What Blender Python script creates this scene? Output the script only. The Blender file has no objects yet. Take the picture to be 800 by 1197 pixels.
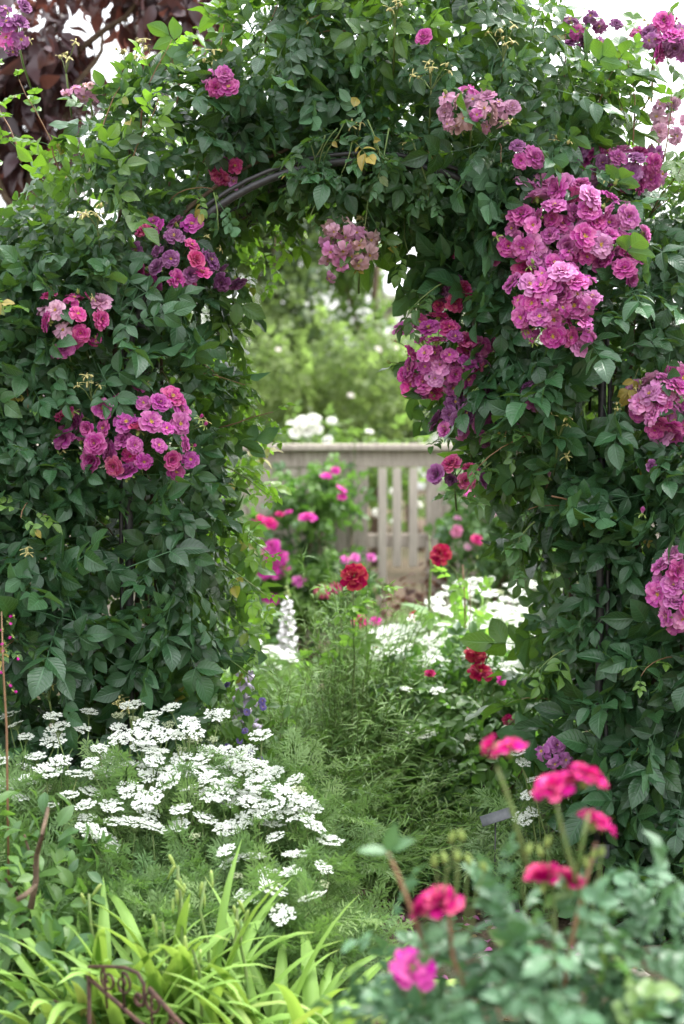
import bpy, math, random
import numpy as np
from mathutils import Vector, Matrix, Euler, noise as mnoise

SC = bpy.context.scene
COL = SC.collection
PI = math.pi

# ---------------------------------------------------------------- camera
F_PX = 55.0 / 36.0 * 1197.0
CAM = np.array([0.0, -4.1, 1.40])
PITCH = math.atan(118.5 / F_PX)

def P(px, py, Y):
    """world point on the plane y = Y that the photo shows at pixel (px, py)"""
    a = (px - 400.0) / F_PX
    b = (598.5 - py) / F_PX
    cp, sp = math.cos(PITCH), math.sin(PITCH)
    d = np.array([a, cp + b * sp, -sp + b * cp])
    t = (Y - CAM[1]) / d[1]
    return CAM + d * t

def project(p):
    """pixel position of world points (n,3)"""
    q = np.atleast_2d(p) - CAM
    cp, sp = math.cos(PITCH), math.sin(PITCH)
    fwd = q[:, 1] * cp - q[:, 2] * sp
    up = q[:, 1] * sp + q[:, 2] * cp
    return np.stack([400 + F_PX * q[:, 0] / fwd, 598.5 - F_PX * up / fwd], 1)

cam_data = bpy.data.cameras.new("camera")
cam = bpy.data.objects.new("camera", cam_data)
COL.objects.link(cam)
cam.location = CAM.tolist()
cam.rotation_euler = (PI / 2 - PITCH, 0, 0)
cam_data.sensor_width = 36.0
cam_data.lens = 55.0
cam_data.clip_start = 0.05
cam_data.clip_end = 2000.0
cam_data.dof.use_dof = True
cam_data.dof.focus_distance = 3.95
cam_data.dof.aperture_fstop = 2.6
SC.camera = cam

# ---------------------------------------------------------------- mesh collector
def unit(v):
    v = np.asarray(v, float)
    return v / np.maximum(np.linalg.norm(v, axis=-1, keepdims=True), 1e-9)

def basis(d, n):
    """(k,3,3) matrices whose columns are side, d, normal"""
    d = unit(d); n = np.asarray(n, float)
    n = n - (n * d).sum(-1, keepdims=True) * d
    bad = np.linalg.norm(n, axis=-1) < 1e-4
    if bad.any():
        n[bad] = np.cross(d[bad], [0.31, 0.87, 0.38])
    n = unit(n)
    return np.stack([np.cross(d, n), d, n], axis=-1)

class MB:
    def __init__(self):
        self.V, self.Q, self.T, self.A, self.N, self.MQ, self.MT = [], [], [], [], [], [], []
        self.n = 0
    def add(self, v, q=None, t=None, lf=None, tn=0.0, mi=0):
        v = np.asarray(v, float).reshape(-1, 3)
        k = len(v)
        self.V.append(v)
        if q is not None and len(q):
            q = np.asarray(q, int); self.Q.append(q + self.n); self.MQ.append(np.full(len(q), mi))
        if t is not None and len(t):
            t = np.asarray(t, int); self.T.append(t + self.n); self.MT.append(np.full(len(t), mi))
        a = np.zeros((k, 3))
        if lf is not None:
            lf = np.asarray(lf, float); a[:, :lf.shape[1]] = lf
        self.A.append(a)
        self.N.append(np.broadcast_to(np.asarray(tn, float), (k,)).copy())
        self.n += k
    def inst(self, tpl, pos, mats, scale=1.0, rand=0.5, tn=0.0, mi=0):
        pos = np.asarray(pos, float).reshape(-1, 3)
        K = len(pos)
        if K == 0:
            return
        v = tpl['v']; n = len(v)
        s = np.broadcast_to(np.asarray(scale, float), (K,))
        W = np.einsum('kij,nj->kni', mats, v) * s[:, None, None] + pos[:, None, :]
        off = (np.arange(K) * n)[:, None, None]
        a = np.zeros((K, n, 3)); a[:, :, :2] = tpl['lf'][None]
        r = np.broadcast_to(np.asarray(rand, float), (K,))
        a[:, :, 2] = r[:, None]
        if 'rj' in tpl:
            a[:, :, 2] = np.clip(a[:, :, 2] + tpl['rj'][None], 0, 1)
        t_ = np.broadcast_to(np.asarray(tn, float), (K,))
        q = (tpl['q'][None] + off).reshape(-1, 4) if len(tpl['q']) else None
        t = (tpl['t'][None] + off).reshape(-1, 3) if len(tpl['t']) else None
        self.add(W.reshape(-1, 3), q, t, a.reshape(-1, 3), np.repeat(t_, n), mi)
    def tube(self, pts, rad, sides=5, rand=0.5, tn=0.0, mi=0, cap=True):
        pts = np.asarray(pts, float); m = len(pts)
        rad = np.broadcast_to(np.asarray(rad, float), (m,))
        tan = np.gradient(pts, axis=0); tan = unit(tan)
        ref = np.array([0.13, 0.21, 0.97])
        if abs((tan @ ref)).mean() > 0.9:
            ref = np.array([0.93, 0.3, 0.1])
        u = unit(np.cross(tan, ref)); w = np.cross(tan, u)
        ang = np.arange(sides) / sides * 2 * PI
        ring = pts[:, None] + rad[:, None, None] * (np.cos(ang)[None, :, None] * u[:, None] + np.sin(ang)[None, :, None] * w[:, None])
        q = []
        for i in range(m - 1):
            for j in range(sides):
                k = (j + 1) % sides
                q.append((i * sides + j, i * sides + k, (i + 1) * sides + k, (i + 1) * sides + j))
        lf = np.zeros((m, sides, 3)); lf[:, :, 0] = 0.5
        lf[:, :, 1] = np.linspace(0, 1, m)[:, None]; lf[:, :, 2] = rand
        v = ring.reshape(-1, 3); lf = lf.reshape(-1, 3); t = []
        if cap:
            b = len(v)
            v = np.vstack([v, pts[:1], pts[-1:]]); lf = np.vstack([lf, lf[:1], lf[-1:]])
            for j in range(sides):
                k = (j + 1) % sides
                t.append((b, k, j)); t.append((b + 1, (m - 1) * sides + j, (m - 1) * sides + k))
        self.add(v, q, t, lf, tn, mi)
    def box(self, x0, x1, y0, y1, z0, z1, bev=0.0, mi=0, rand=0.5):
        b = min(bev, (x1 - x0) * .45, (y1 - y0) * .45, (z1 - z0) * .45)
        if b <= 0:
            v = [(x, y, z) for z in (z0, z1) for y in (y0, y1) for x in (x0, x1)]
            q = [(0, 2, 3, 1), (4, 5, 7, 6), (0, 1, 5, 4), (2, 6, 7, 3), (0, 4, 6, 2), (1, 3, 7, 5)]
            self.add(v, q, None, np.full((8, 3), rand), 0, mi); return
        import bmesh
        bm = bmesh.new()
        bmesh.ops.create_cube(bm, size=1.0)
        for vv in bm.verts:
            vv.co = Vector(((x0 + x1) / 2 + vv.co.x * (x1 - x0), (y0 + y1) / 2 + vv.co.y * (y1 - y0), (z0 + z1) / 2 + vv.co.z * (z1 - z0)))
        bmesh.ops.bevel(bm, geom=bm.edges[:], offset=b, segments=1, affect='EDGES')
        bm.verts.index_update()
        v = [tuple(x.co) for x in bm.verts]
        q = [[x.index for x in f.verts] for f in bm.faces if len(f.verts) == 4]
        t = [[x.index for x in f.verts] for f in bm.faces if len(f.verts) == 3]
        self.add(v, q, t, np.full((len(v), 3), rand), 0, mi)
        bm.free()
    def mesh(self, name, mats, origin=(0, 0, 0), smooth=True):
        V = np.concatenate(self.V) - np.asarray(origin, float)
        Q = np.concatenate(self.Q) if self.Q else np.zeros((0, 4), int)
        T = np.concatenate(self.T) if self.T else np.zeros((0, 3), int)
        me = bpy.data.meshes.new(name)
        me.vertices.add(len(V)); me.vertices.foreach_set('co', V.astype(np.float32).ravel())
        nl = Q.size + T.size
        me.loops.add(nl)
        me.loops.foreach_set('vertex_index', np.concatenate([Q.ravel(), T.ravel()]).astype(np.int32))
        npol = len(Q) + len(T)
        me.polygons.add(npol)
        starts = np.concatenate([np.arange(len(Q)) * 4, Q.size + np.arange(len(T)) * 3]).astype(np.int32)
        me.polygons.foreach_set('loop_start', starts)
        mi = np.concatenate(self.MQ + self.MT).astype(np.int32) if (self.MQ or self.MT) else np.zeros(npol, np.int32)
        for m in (mats if isinstance(mats, (list, tuple)) else [mats]):
            me.materials.append(m)
        me.polygons.foreach_set('material_index', mi)
        me.polygons.foreach_set('use_smooth', np.full(npol, smooth))
        at = me.attributes.new('lf', 'FLOAT_VECTOR', 'POINT')
        at.data.foreach_set('vector', np.concatenate(self.A).astype(np.float32).ravel())
        at = me.attributes.new('tn', 'FLOAT', 'POINT')
        at.data.foreach_set('value', np.concatenate(self.N).astype(np.float32))
        me.update(calc_edges=True)
        me.validate()
        return me
    def build(self, name, mats, parent=None, at=None, smooth=True):
        """link as ONE object; its origin at world point `at` (default: parent's origin)"""
        po = WORLD.get(parent.name, np.zeros(3)) if parent is not None else np.zeros(3)
        w = np.asarray(at, float) if at is not None else po
        o = bpy.data.objects.new(name, self.mesh(name, mats, w, smooth))
        COL.objects.link(o)
        o.location = (w - po).tolist()
        if parent is not None:
            o.parent = parent
        WORLD[o.name] = w
        return o

WORLD = {}

def tag(o, label=None, cat=None, group=None, kind=None):
    if label: o['label'] = label
    if cat: o['category'] = cat
    if group: o['group'] = group
    if kind: o['kind'] = kind
    return o

def thing(name, at, label, cat, group=None):
    o = bpy.data.objects.new(name, None)
    o.empty_display_size = 0.1
    COL.objects.link(o)
    o.location = [float(x) for x in at]
    WORLD[o.name] = np.asarray(at, float)
    return tag(o, label, cat, group)

def place(name, mesh, parent, pos, mat3, scale, color=None):
    """a copy of a shared mesh as a child of `parent` at world position pos"""
    o = bpy.data.objects.new(name, mesh)
    COL.objects.link(o)
    o.parent = parent
    po = WORLD[parent.name]
    M = Matrix(((mat3[0][0], mat3[0][1], mat3[0][2]), (mat3[1][0], mat3[1][1], mat3[1][2]), (mat3[2][0], mat3[2][1], mat3[2][2])))
    o.location = (np.asarray(pos) - po).tolist()
    o.rotation_mode = 'QUATERNION'
    o.rotation_quaternion = M.to_quaternion()
    o.scale = (scale, scale, scale)
    if color is not None:
        o.color = (color[0], color[1], color[2], 1.0)
    WORLD[o.name] = np.asarray(pos, float)
    return o

# ---------------------------------------------------------------- materials
class NT:
    def __init__(self, name):
        self.m = bpy.data.materials.new(name); self.m.use_nodes = True
        self.t = self.m.node_tree; self.t.nodes.clear()
        self.out = self.t.nodes.new('ShaderNodeOutputMaterial')
    def n(self, typ, **kw):
        x = self.t.nodes.new(typ)
        for k, v in kw.items():
            if hasattr(x, k) and not k.startswith('i_'):
                setattr(x, k, v)
        return x
    def link(self, a, b): self.t.links.new(a, b)
    def math(self, op, a, b=None, c=None, clamp=False):
        x = self.t.nodes.new('ShaderNodeMath'); x.operation = op; x.use_clamp = clamp
        for i, v in enumerate((a, b, c)):
            if v is None: continue
            if hasattr(v, 'is_linked') or hasattr(v, 'node'): self.link(v, x.inputs[i])
            else: x.inputs[i].default_value = v
        return x.outputs[0]
    def mix(self, f, a, b):
        x = self.t.nodes.new('ShaderNodeMix'); x.data_type = 'RGBA'
        for s, v in ((x.inputs[0], f), (x.inputs[6], a), (x.inputs[7], b)):
            if hasattr(v, 'node'): self.link(v, s)
            elif isinstance(v, (int, float)): s.default_value = v
            else: s.default_value = (*v, 1)
        return x.outputs[2]
    def noise(self, scale, detail=3, vec=None, rough=0.55):
        x = self.t.nodes.new('ShaderNodeTexNoise')
        x.inputs['Scale'].default_value = scale; x.inputs['Detail'].default_value = detail
        x.inputs['Roughness'].default_value = rough
        if vec is not None: self.link(vec, x.inputs['Vector'])
        return x.outputs['Fac']
    def geo(self): return self.t.nodes.new('ShaderNodeNewGeometry')
    def obj_coord(self): return self.t.nodes.new('ShaderNodeTexCoord').outputs['Object']
    def attr(self, name):
        x = self.t.nodes.new('ShaderNodeAttribute'); x.attribute_name = name; return x
    def map(self, v, a, b, c, d):
        x = self.t.nodes.new('ShaderNodeMapRange')
        self.link(v, x.inputs[0])
        for i, k in enumerate((a, b, c, d)): x.inputs[i + 1].default_value = k
        return x.outputs[0]
    def principled(self, color, rough=0.5, spec=0.5, normal=None, metallic=0.0):
        x = self.t.nodes.new('ShaderNodeBsdfPrincipled')
        for s, v in ((x.inputs['Base Color'], color), (x.inputs['Roughness'], rough)):
            if hasattr(v, 'node'): self.link(v, s)
            elif isinstance(v, (int, float)): s.default_value = v
            else: s.default_value = (*v, 1)
        x.inputs['Specular IOR Level'].default_value = spec
        x.inputs['Metallic'].default_value = metallic
        if normal is not None: self.link(normal, x.inputs['Normal'])
        return x.outputs[0]
    def bump(self, h, strength=0.3, dist=0.01):
        x = self.t.nodes.new('ShaderNodeBump'); x.inputs['Strength'].default_value = strength
        x.inputs['Distance'].default_value = dist; self.link(h, x.inputs['Height'])
        return x.outputs[0]
    def done(self, sh):
        self.link(sh, self.out.inputs['Surface']); return self.m
    def add_trans(self, sh, color, fac):
        tr = self.t.nodes.new('ShaderNodeBsdfTranslucent')
        if hasattr(color, 'node'): self.link(color, tr.inputs['Color'])
        else: tr.inputs['Color'].default_value = (*color, 1)
        mx = self.t.nodes.new('ShaderNodeMixShader')
        if hasattr(fac, 'node'): self.link(fac, mx.inputs[0])
        else: mx.inputs[0].default_value = fac
        self.link(sh, mx.inputs[1]); self.link(tr.outputs[0], mx.inputs[2])
        return mx.outputs[0]

def leaf_mat(name, dark, mid, young, trans, tfac=0.22, rough=0.42, spec=0.5, veins=True, back=None, vein_col=None, bump=0.35, old=None, stripes=False):
    """leaf: lf = (across -1..1, along 0..1, random per leaf); tn = how young the leaf is, raised on the arch edges to paint backlight"""
    k = NT(name)
    a = k.attr('lf'); sep = k.n('ShaderNodeSeparateXYZ'); k.link(a.outputs['Vector'], sep.inputs[0])
    u, v, r = sep.outputs[0], sep.outputs[1], sep.outputs[2]
    tn = k.attr('tn').outputs['Fac']
    c = k.mix(r, dark, mid)
    c = k.mix(tn, c, young)
    if old: c = k.mix(k.map(r, .955, .97, 0, 1), c, old)
    if stripes:
        c = k.mix(k.map(k.math('SINE', k.math('MULTIPLY', u, 21.0)), -1, 1, 0, .22), c, tuple(x * .45 for x in dark))
        c = k.mix(k.math('MULTIPLY', k.map(v, .90, .99, 0, 1), k.map(r, .5, .55, 0, 1)), c, (.30, .20, .09))
    au = k.math('ABSOLUTE', u)
    if veins:
        rib = k.map(au, 0.03, 0.13, 1.0, 0.0)
        rib = k.math('MULTIPLY', rib, k.map(v, 0.0, 1.0, 0.9, 0.25))
        ph = k.math('SUBTRACT', k.math('MULTIPLY', v, 7.5), k.math('MULTIPLY', au, 2.0))
        fr = k.math('ABSOLUTE', k.math('SUBTRACT', k.math('FRACT', ph), 0.5))
        sv = k.map(fr, 0.0, 0.16, 1.0, 0.0)
        vein = k.math('MAXIMUM', rib, k.math('MULTIPLY', sv, 0.45))
        vc = vein_col or tuple(min(1, x * 1.55 + 0.015) for x in mid)
        c = k.mix(k.math('MULTIPLY', vein, 0.55), c, vc)
        h = k.math('MULTIPLY', vein, -1.0)
        nrm = k.bump(h, bump, 0.004)
    else:
        nrm = None
    g = k.geo()
    bk = back or tuple(min(1, x * 1.25 + 0.012) for x in mid)
    c2 = k.mix(k.math('MULTIPLY', g.outputs['Backfacing'], k.math('SUBTRACT', 0.75, k.math('MULTIPLY', tn, 0.5))), c, bk)
    ro = k.math('ADD', rough, k.math('MULTIPLY', g.outputs['Backfacing'], 0.2))
    sh = k.principled(c2, ro, spec, nrm)
    tc = k.mix(tn, trans, tuple(min(1, x * 1.6) for x in trans))
    sh = k.add_trans(sh, tc, k.math('ADD', tfac, k.math('MULTIPLY', tn, 0.28)))
    return k.done(sh)

def petal_mat(name, white_base=0.0, trans=0.3, fixed=None, edge=0.25):
    """petal: colour from the object's own colour, paler or whiter at the claw, per-petal variation in lf.z"""
    k = NT(name)
    a = k.attr('lf'); sep = k.n('ShaderNodeSeparateXYZ'); k.link(a.outputs['Vector'], sep.inputs[0])
    u, v, r = sep.outputs[0], sep.outputs[1], sep.outputs[2]
    if fixed is None:
        col = k.n('ShaderNodeObjectInfo').outputs['Color']
    else:
        rgb = k.n('ShaderNodeRGB'); rgb.outputs[0].default_value = (*fixed, 1); col = rgb.outputs[0]
    hsv = k.n('ShaderNodeHueSaturation')
    k.link(col, hsv.inputs['Color'])
    k.link(k.map(r, 0, 1, 0.487, 0.513), hsv.inputs['Hue'])
    k.link(k.map(r, 0, 1, 1.08, 0.86), hsv.inputs['Saturation'])
    k.link(k.map(r, 0, 1, 0.8, 1.25), hsv.inputs['Value'])
    c = hsv.outputs[0]
    if white_base > 0:
        f = k.map(v, 0.18, 0.5, white_base, 0.0)
        c = k.mix(f, c, (0.85, 0.72, 0.78))
    st = k.math('SINE', k.math('MULTIPLY', u, 17.0))
    c = k.mix(k.map(st, -1, 1, 0.0, 0.10 if white_base > 0 else 0.0), c, (0.9, 0.70, 0.86))
    if white_base > 0:
        rim = k.map(v, 0.80, 1.0, 0.0, 0.20); c = k.mix(rim, c, (0.80, 0.52, 0.74))
    sh = k.principled(c, 0.62, 0.2)
    return k.done(k.add_trans(sh, c, trans))

def plain_mat(name, a, b, scale=30, rough=0.6, spec=0.3, bump=0.2, metallic=0, dist=0.004, detail=4):
    k = NT(name)
    f = k.noise(scale, detail, k.obj_coord())
    c = k.mix(k.map(f, 0.3, 0.7, 0, 1), a, b)
    return k.done(k.principled(c, rough, spec, k.bump(f, bump, dist) if bump else None, metallic))

M = {}
M['rose_leaf'] = leaf_mat('rose leaf', (0.006, 0.026, 0.010), (0.044, 0.122, 0.047), (0.20, 0.34, 0.04), (0.22, 0.44, 0.03), 0.14, 0.33, 0.55, bump=0.5, old=(0.30, 0.22, 0.04))  # lime young tone doubles as painted backlight on edge leaves
M['fg_leaf'] = leaf_mat('glaucous rose leaf', (0.024, 0.080, 0.032), (0.062, 0.155, 0.072), (0.19, 0.29, 0.05), (0.12, 0.26, 0.06), 0.13, 0.36, 0.5)
M['shrub_leaf'] = leaf_mat('shrub leaf', (0.022, 0.062, 0.018), (0.072, 0.135, 0.036), (0.18, 0.26, 0.06), (0.15, 0.26, 0.045), 0.3, 0.5, 0.35, veins=False)
M['far_leaf'] = leaf_mat('far tree leaf', (0.028, 0.062, 0.024), (0.10, 0.155, 0.055), (0.23, 0.29, 0.10), (0.17, 0.26, 0.06), 0.32, 0.5, 0.35, veins=False)
M['dark_leaf'] = leaf_mat('dark shrub leaf', (0.025, 0.075, 0.025), (0.06, 0.13, 0.045), (0.15, 0.26, 0.05), (0.12, 0.28, 0.03), 0.2, 0.45, 0.4, veins=False)
M['broad_leaf'] = leaf_mat('broad leaf', (0.018, 0.065, 0.018), (0.058, 0.14, 0.042), (0.20, 0.32, 0.06), (0.18, 0.36, 0.04), 0.2, 0.42, 0.45, bump=0.2)
M['plum_leaf'] = leaf_mat('purple plum leaf', (0.026, 0.016, 0.020), (0.085, 0.052, 0.062), (0.16, 0.055, 0.034), (0.20, 0.07, 0.05), 0.22, 0.36, 0.5, veins=False, back=(0.10, 0.065, 0.075))
M['maroon_leaf'] = leaf_mat('maroon leaf', (0.045, 0.028, 0.026), (0.10, 0.055, 0.045), (0.17, 0.10, 0.05), (0.22, 0.08, 0.04), 0.2, 0.5, 0.3, veins=False)
M['fern_leaf'] = leaf_mat('ferny leaf', (0.075, 0.155, 0.05), (0.17, 0.275, 0.11), (0.30, 0.38, 0.13), (0.2, 0.38, 0.06), 0.25, 0.5, 0.3, veins=False)
M['linear_leaf'] = leaf_mat('linear leaf', (0.022, 0.08, 0.012), (0.14, 0.275, 0.055), (0.34, 0.46, 0.15), (0.18, 0.34, 0.05), 0.16, 0.5, 0.35, veins=False)
M['daylily'] = leaf_mat('daylily blade', (0.10, 0.215, 0.035), (0.19, 0.325, 0.062), (0.31, 0.43, 0.12), (0.32, 0.48, 0.07), 0.25, 0.4, 0.4, veins=False, stripes=True, old=(.36, .25, .13))
M['bud'] = plain_mat('bud green', (0.17, 0.27, 0.06), (0.30, 0.36, 0.10), 60, 0.5, 0.3, 0)
M['sepal'] = plain_mat('dry sepal', (0.34, 0.33, 0.10), (0.50, 0.42, 0.20), 40, 0.6, 0.2, 0)
M['stem'] = plain_mat('green stem', (0.09, 0.17, 0.04), (0.17, 0.20, 0.07), 40, 0.5, 0.3, 0)
M['red_stem'] = plain_mat('reddish stem', (0.17, 0.09, 0.05), (0.26, 0.15, 0.08), 40, 0.55, 0.3, 0)
M['bark'] = plain_mat('cane bark', (0.07, 0.05, 0.035), (0.15, 0.105, 0.07), 45, 0.85, 0.15, 0.5)
M['petal'] = petal_mat('rose petal', 0.35, 0.28)
M['petal_solid'] = petal_mat('solid rose petal', 0.0, 0.25)
M['petal_white'] = petal_mat('white petal', 0.0, 0.3, fixed=(0.74, 0.76, 0.70))
M['stamen'] = plain_mat('stamens', (0.60, 0.38, 0.05), (0.75, 0.55, 0.14), 300, 0.7, 0.1, 0.4)
M['umbel_mid'] = plain_mat('umbel centre', (0.50, 0.58, 0.28), (0.74, 0.77, 0.55), 200, 0.7, 0.1, 0)
M['iron'] = plain_mat('dark coated iron', (0.018, 0.018, 0.020), (0.045, 0.042, 0.042), 80, 0.4, 0.5, 0.25, 0.0)
M['rust'] = plain_mat('rusty iron', (0.03, 0.017, 0.014), (0.10, 0.05, 0.035), 90, 0.75, 0.3, 0.5, 0.2)
M['plate'] = plain_mat('grey label plate', (0.06, 0.065, 0.07), (0.11, 0.115, 0.12), 60, 0.45, 0.5, 0)
M['black'] = plain_mat('black label', (0.02, 0.02, 0.022), (0.04, 0.04, 0.042), 60, 0.4, 0.5, 0)

def wood_mat():
    k = NT('weathered fence wood')
    oc = k.obj_coord()
    mp = k.n('ShaderNodeMapping'); mp.inputs['Scale'].default_value = (14, 14, 1.2); k.link(oc, mp.inputs['Vector'])
    f = k.noise(6, 6, mp.outputs[0], 0.65)
    f2 = k.noise(2.2, 3, oc)
    lf = k.attr('lf'); sep = k.n('ShaderNodeSeparateXYZ'); k.link(lf.outputs['Vector'], sep.inputs[0])
    c = k.mix(k.map(f, 0.36, 0.66, 0, 1), (0.17, 0.14, 0.115), (0.50, 0.43, 0.37))
    c = k.mix(k.map(f2, 0.35, 0.75, 0, 0.45), c, (0.33, 0.30, 0.24))
    c = k.mix(k.map(sep.outputs[2], 0.3, 1.0, 0.0, 0.5), c, (0.68, 0.60, 0.52))
    return k.done(k.principled(c, 0.85, 0.2, k.bump(f, 0.35, 0.004)))
M['wood'] = wood_mat()

def soil_mat():
    k = NT('garden soil')
    oc = k.obj_coord()
    f1 = k.noise(5, 6, oc, 0.65); f2 = k.noise(60, 4, oc, 0.7); f3 = k.noise(0.7, 3, oc)
    c = k.mix(k.map(f1, 0.3, 0.7, 0, 1), (0.055, 0.038, 0.026), (0.15, 0.11, 0.075))
    c = k.mix(k.map(f2, 0.55, 0.75, 0, 0.7), c, (0.26, 0.20, 0.14))
    c = k.mix(k.map(f3, 0.45, 0.65, 0, 0.5), c, (0.05, 0.065, 0.025))
    h = k.math('ADD', f1, k.math('MULTIPLY', f2, 0.5))
    return k.done(k.principled(c, 0.95, 0.1, k.bump(h, 0.8, 0.03)))
M['soil'] = soil_mat()
M['roof'] = plain_mat('pale grey roof', (0.36, 0.37, 0.39), (0.50, 0.51, 0.53), 3, 0.7, 0.3, 0.1)
M['plaster'] = plain_mat('white plaster', (0.66, 0.65, 0.62), (0.78, 0.77, 0.75), 2, 0.85, 0.2, 0.1)
M['glass'] = plain_mat('window glass', (0.05, 0.06, 0.07), (0.08, 0.09, 0.10), 2, 0.1, 0.5, 0)
M['stone'] = plain_mat('pebble', (0.22, 0.19, 0.15), (0.45, 0.40, 0.33), 25, 0.85, 0.2, 0.4)

# ---------------------------------------------------------------- templates
def tpl_join(parts):
    """parts: list of (template, mat3, pos, scale, randshift)"""
    V, Q, T, L, R = [], [], [], [], []
    n = 0
    for t, m, p, s, rj in parts:
        V.append((t['v'] @ np.asarray(m).T) * s + np.asarray(p)); Q.append(t['q'] + n); T.append(t['t'] + n)
        L.append(t['lf']); R.append(np.full(len(t['v']), rj)); n += len(t['v'])
    return {'v': np.vstack(V), 'q': np.vstack(Q), 't': np.vstack(T), 'lf': np.vstack(L), 'rj': np.concatenate(R)}

def leaf_tpl(width=0.62, rows=7, cols=5, fold=0.25, droop=0.35, tip=1.25, wave=0.0, seed=0, belly=0.85):
    """ovate leaf along +Y, unit length, upper face +Z"""
    rg = np.random.default_rng(seed)
    vs = np.linspace(0, 1, rows)
    us = np.linspace(-1, 1, cols)
    hw = np.sin(PI * np.clip(vs, 0, 1) ** belly) ** 0.8 * width * 0.5
    hw = np.where(vs > 0.55, hw * (1 - 0.22 * ((vs - 0.55) / 0.45) ** tip), hw)
    hw = np.maximum(hw, 0.012)
    ph = rg.uniform(0, 6)
    pts, lf = [], []
    ang = -droop * vs ** 1.5
    y = np.concatenate([[0], np.cumsum(np.cos(ang[1:]) * np.diff(vs))])
    z = np.concatenate([[0], np.cumsum(np.sin(ang[1:]) * np.diff(vs))])
    side = rg.uniform(-0.08, 0.08)
    for i, v in enumerate(vs):
        for u in us:
            zz = z[i] + abs(u) * hw[i] * fold * 2 * (1 - 0.35 * abs(u)) + wave * math.sin(9 * v + ph + (2 if u > 0 else 0)) * abs(u) * hw[i]
            pts.append((u * hw[i] * math.cos(fold) + side * v * v, y[i], zz)); lf.append((u, v))
    q = []
    for i in range(rows - 1):
        for j in range(cols - 1):
            a = i * cols + j
            q.append((a, a + 1, a + cols + 1, a + cols))
    return {'v': np.array(pts), 'q': np.array(q), 't': np.zeros((0, 3), int), 'lf': np.array(lf)}

def stick_tpl(pts, rad, sides=3):
    mb = MB(); mb.tube(pts, rad, sides, cap=False)
    return {'v': mb.V[0], 'q': mb.Q[0], 't': np.zeros((0, 3), int), 'lf': mb.A[0][:, :2] * 0 + [0.02, 0.1]}

def rotz(a):
    c, s = math.cos(a), math.sin(a); return np.array([[c, -s, 0], [s, c, 0], [0, 0, 1]])
def rotx(a):
    c, s = math.cos(a), math.sin(a); return np.array([[1, 0, 0], [0, c, -s], [0, s, c]])
def roty(a):
    c, s = math.cos(a), math.sin(a); return np.array([[c, 0, s], [0, 1, 0], [-s, 0, c]])

def compound_tpl(seed, pairs=2, leaflet_rows=7, cols=5, width=0.62):
    """a rose leaf: rachis with opposite leaflets and a terminal one; the terminal leaflet has unit length"""
    rg = np.random.default_rng(seed)
    L = 0.62 * pairs + 0.35
    bend = rg.uniform(-0.15, 0.15)
    def rp(t): return np.array([bend * t * t * L, t * L, -0.18 * t * t * L])
    parts = []
    parts.append((stick_tpl([rp(t) for t in np.linspace(0, 1, 5)], 0.018), np.eye(3), (0, 0, 0), 1, 0))
    def lt(): return leaf_tpl(width * rg.uniform(0.9, 1.12), leaflet_rows, cols, rg.uniform(0.10, 0.38), rg.uniform(0.1, 0.75), wave=rg.uniform(0.0, 0.25), seed=int(rg.integers(1e6)))
    parts.append((lt(), rotz(rg.uniform(-.2, .2)) @ rotx(-0.25 + rg.uniform(-.25, .2)) @ roty(rg.uniform(-.3, .3)), rp(1.0), 1.0, rg.uniform(-.15, .15)))
    for i in range(pairs):
        t = 0.86 - 0.62 * i / max(1, pairs - 0.4) * (0.8 if pairs > 2 else 1)
        s = (0.88, 0.68, 0.5)[i] * rg.uniform(0.9, 1.08)
        for sg in (-1, 1):
            m = rotz(-sg * rg.uniform(0.85, 1.25)) @ roty(sg * rg.uniform(-.1, .35)) @ rotx(rg.uniform(-.5, .15))
            parts.append((lt(), m, rp(t), s, rg.uniform(-.15, .15)))
    return tpl_join(parts)

ROSE = [compound_tpl(s, 2 if s % 4 else 3) for s in range(10)]
ROSE_LO = [compound_tpl(s + 50, 2, 4, 3) for s in range(6)]
LEAF = [leaf_tpl(0.5, 6, 5, f, d, seed=i, wave=.15) for i, (f, d) in enumerate(((.2, .3), (.3, .7), (.12, .1), (.35, 1.0)))]
LEAF_LO = [leaf_tpl(0.55, 4, 3, f, d, seed=i) for i, (f, d) in enumerate(((.2, .3), (.3, .7), (.12, .1)))]
PLUM = [leaf_tpl(0.46, 6, 3, f, d, seed=i, wave=.2) for i, (f, d) in enumerate(((.25, .6), (.4, 1.1), (.15, .3)))]
NARROW = [leaf_tpl(0.085, 4, 3, .3, d, seed=i, belly=.9) for i, d in enumerate((.2, .9, -.3, 1.4))]

def frond_tpl(seed):
    """finely cut leaf of the lace flower"""
    rg = np.random.default_rng(seed)
    parts = [(stick_tpl([(0, 0, 0), (0.02, .5, -.02), (0, 1, -.12)], 0.008), np.eye(3), (0, 0, 0), 1, 0)]
    thin = leaf_tpl(0.20, 3, 3, .2, .2)
    for t in np.linspace(0.25, 1.0, 7):
        ln = 0.42 * (1.25 - t)
        for sg in (-1, 1):
            d = rotz(-sg * rg.uniform(.7, 1.0)) @ rotx(rg.uniform(-.4, .3))
            base = np.array([0, t, -.12 * t * t])
            for s2 in (0.25, 0.5, 0.75, 1.0):
                for s3 in ((-1, 1) if s2 < 1 else (0,)):
                    m = d @ rotz(s3 * rg.uniform(.6, 1.0)) @ rotx(rg.uniform(-.5, .5))
                    parts.append((thin, m, base + d @ np.array([0, ln * s2, 0]), 0.17 * rg.uniform(.8, 1.2), rg.uniform(-.2, .2)))
    return tpl_join(parts)
FROND = [frond_tpl(s) for s in range(4)]

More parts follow.
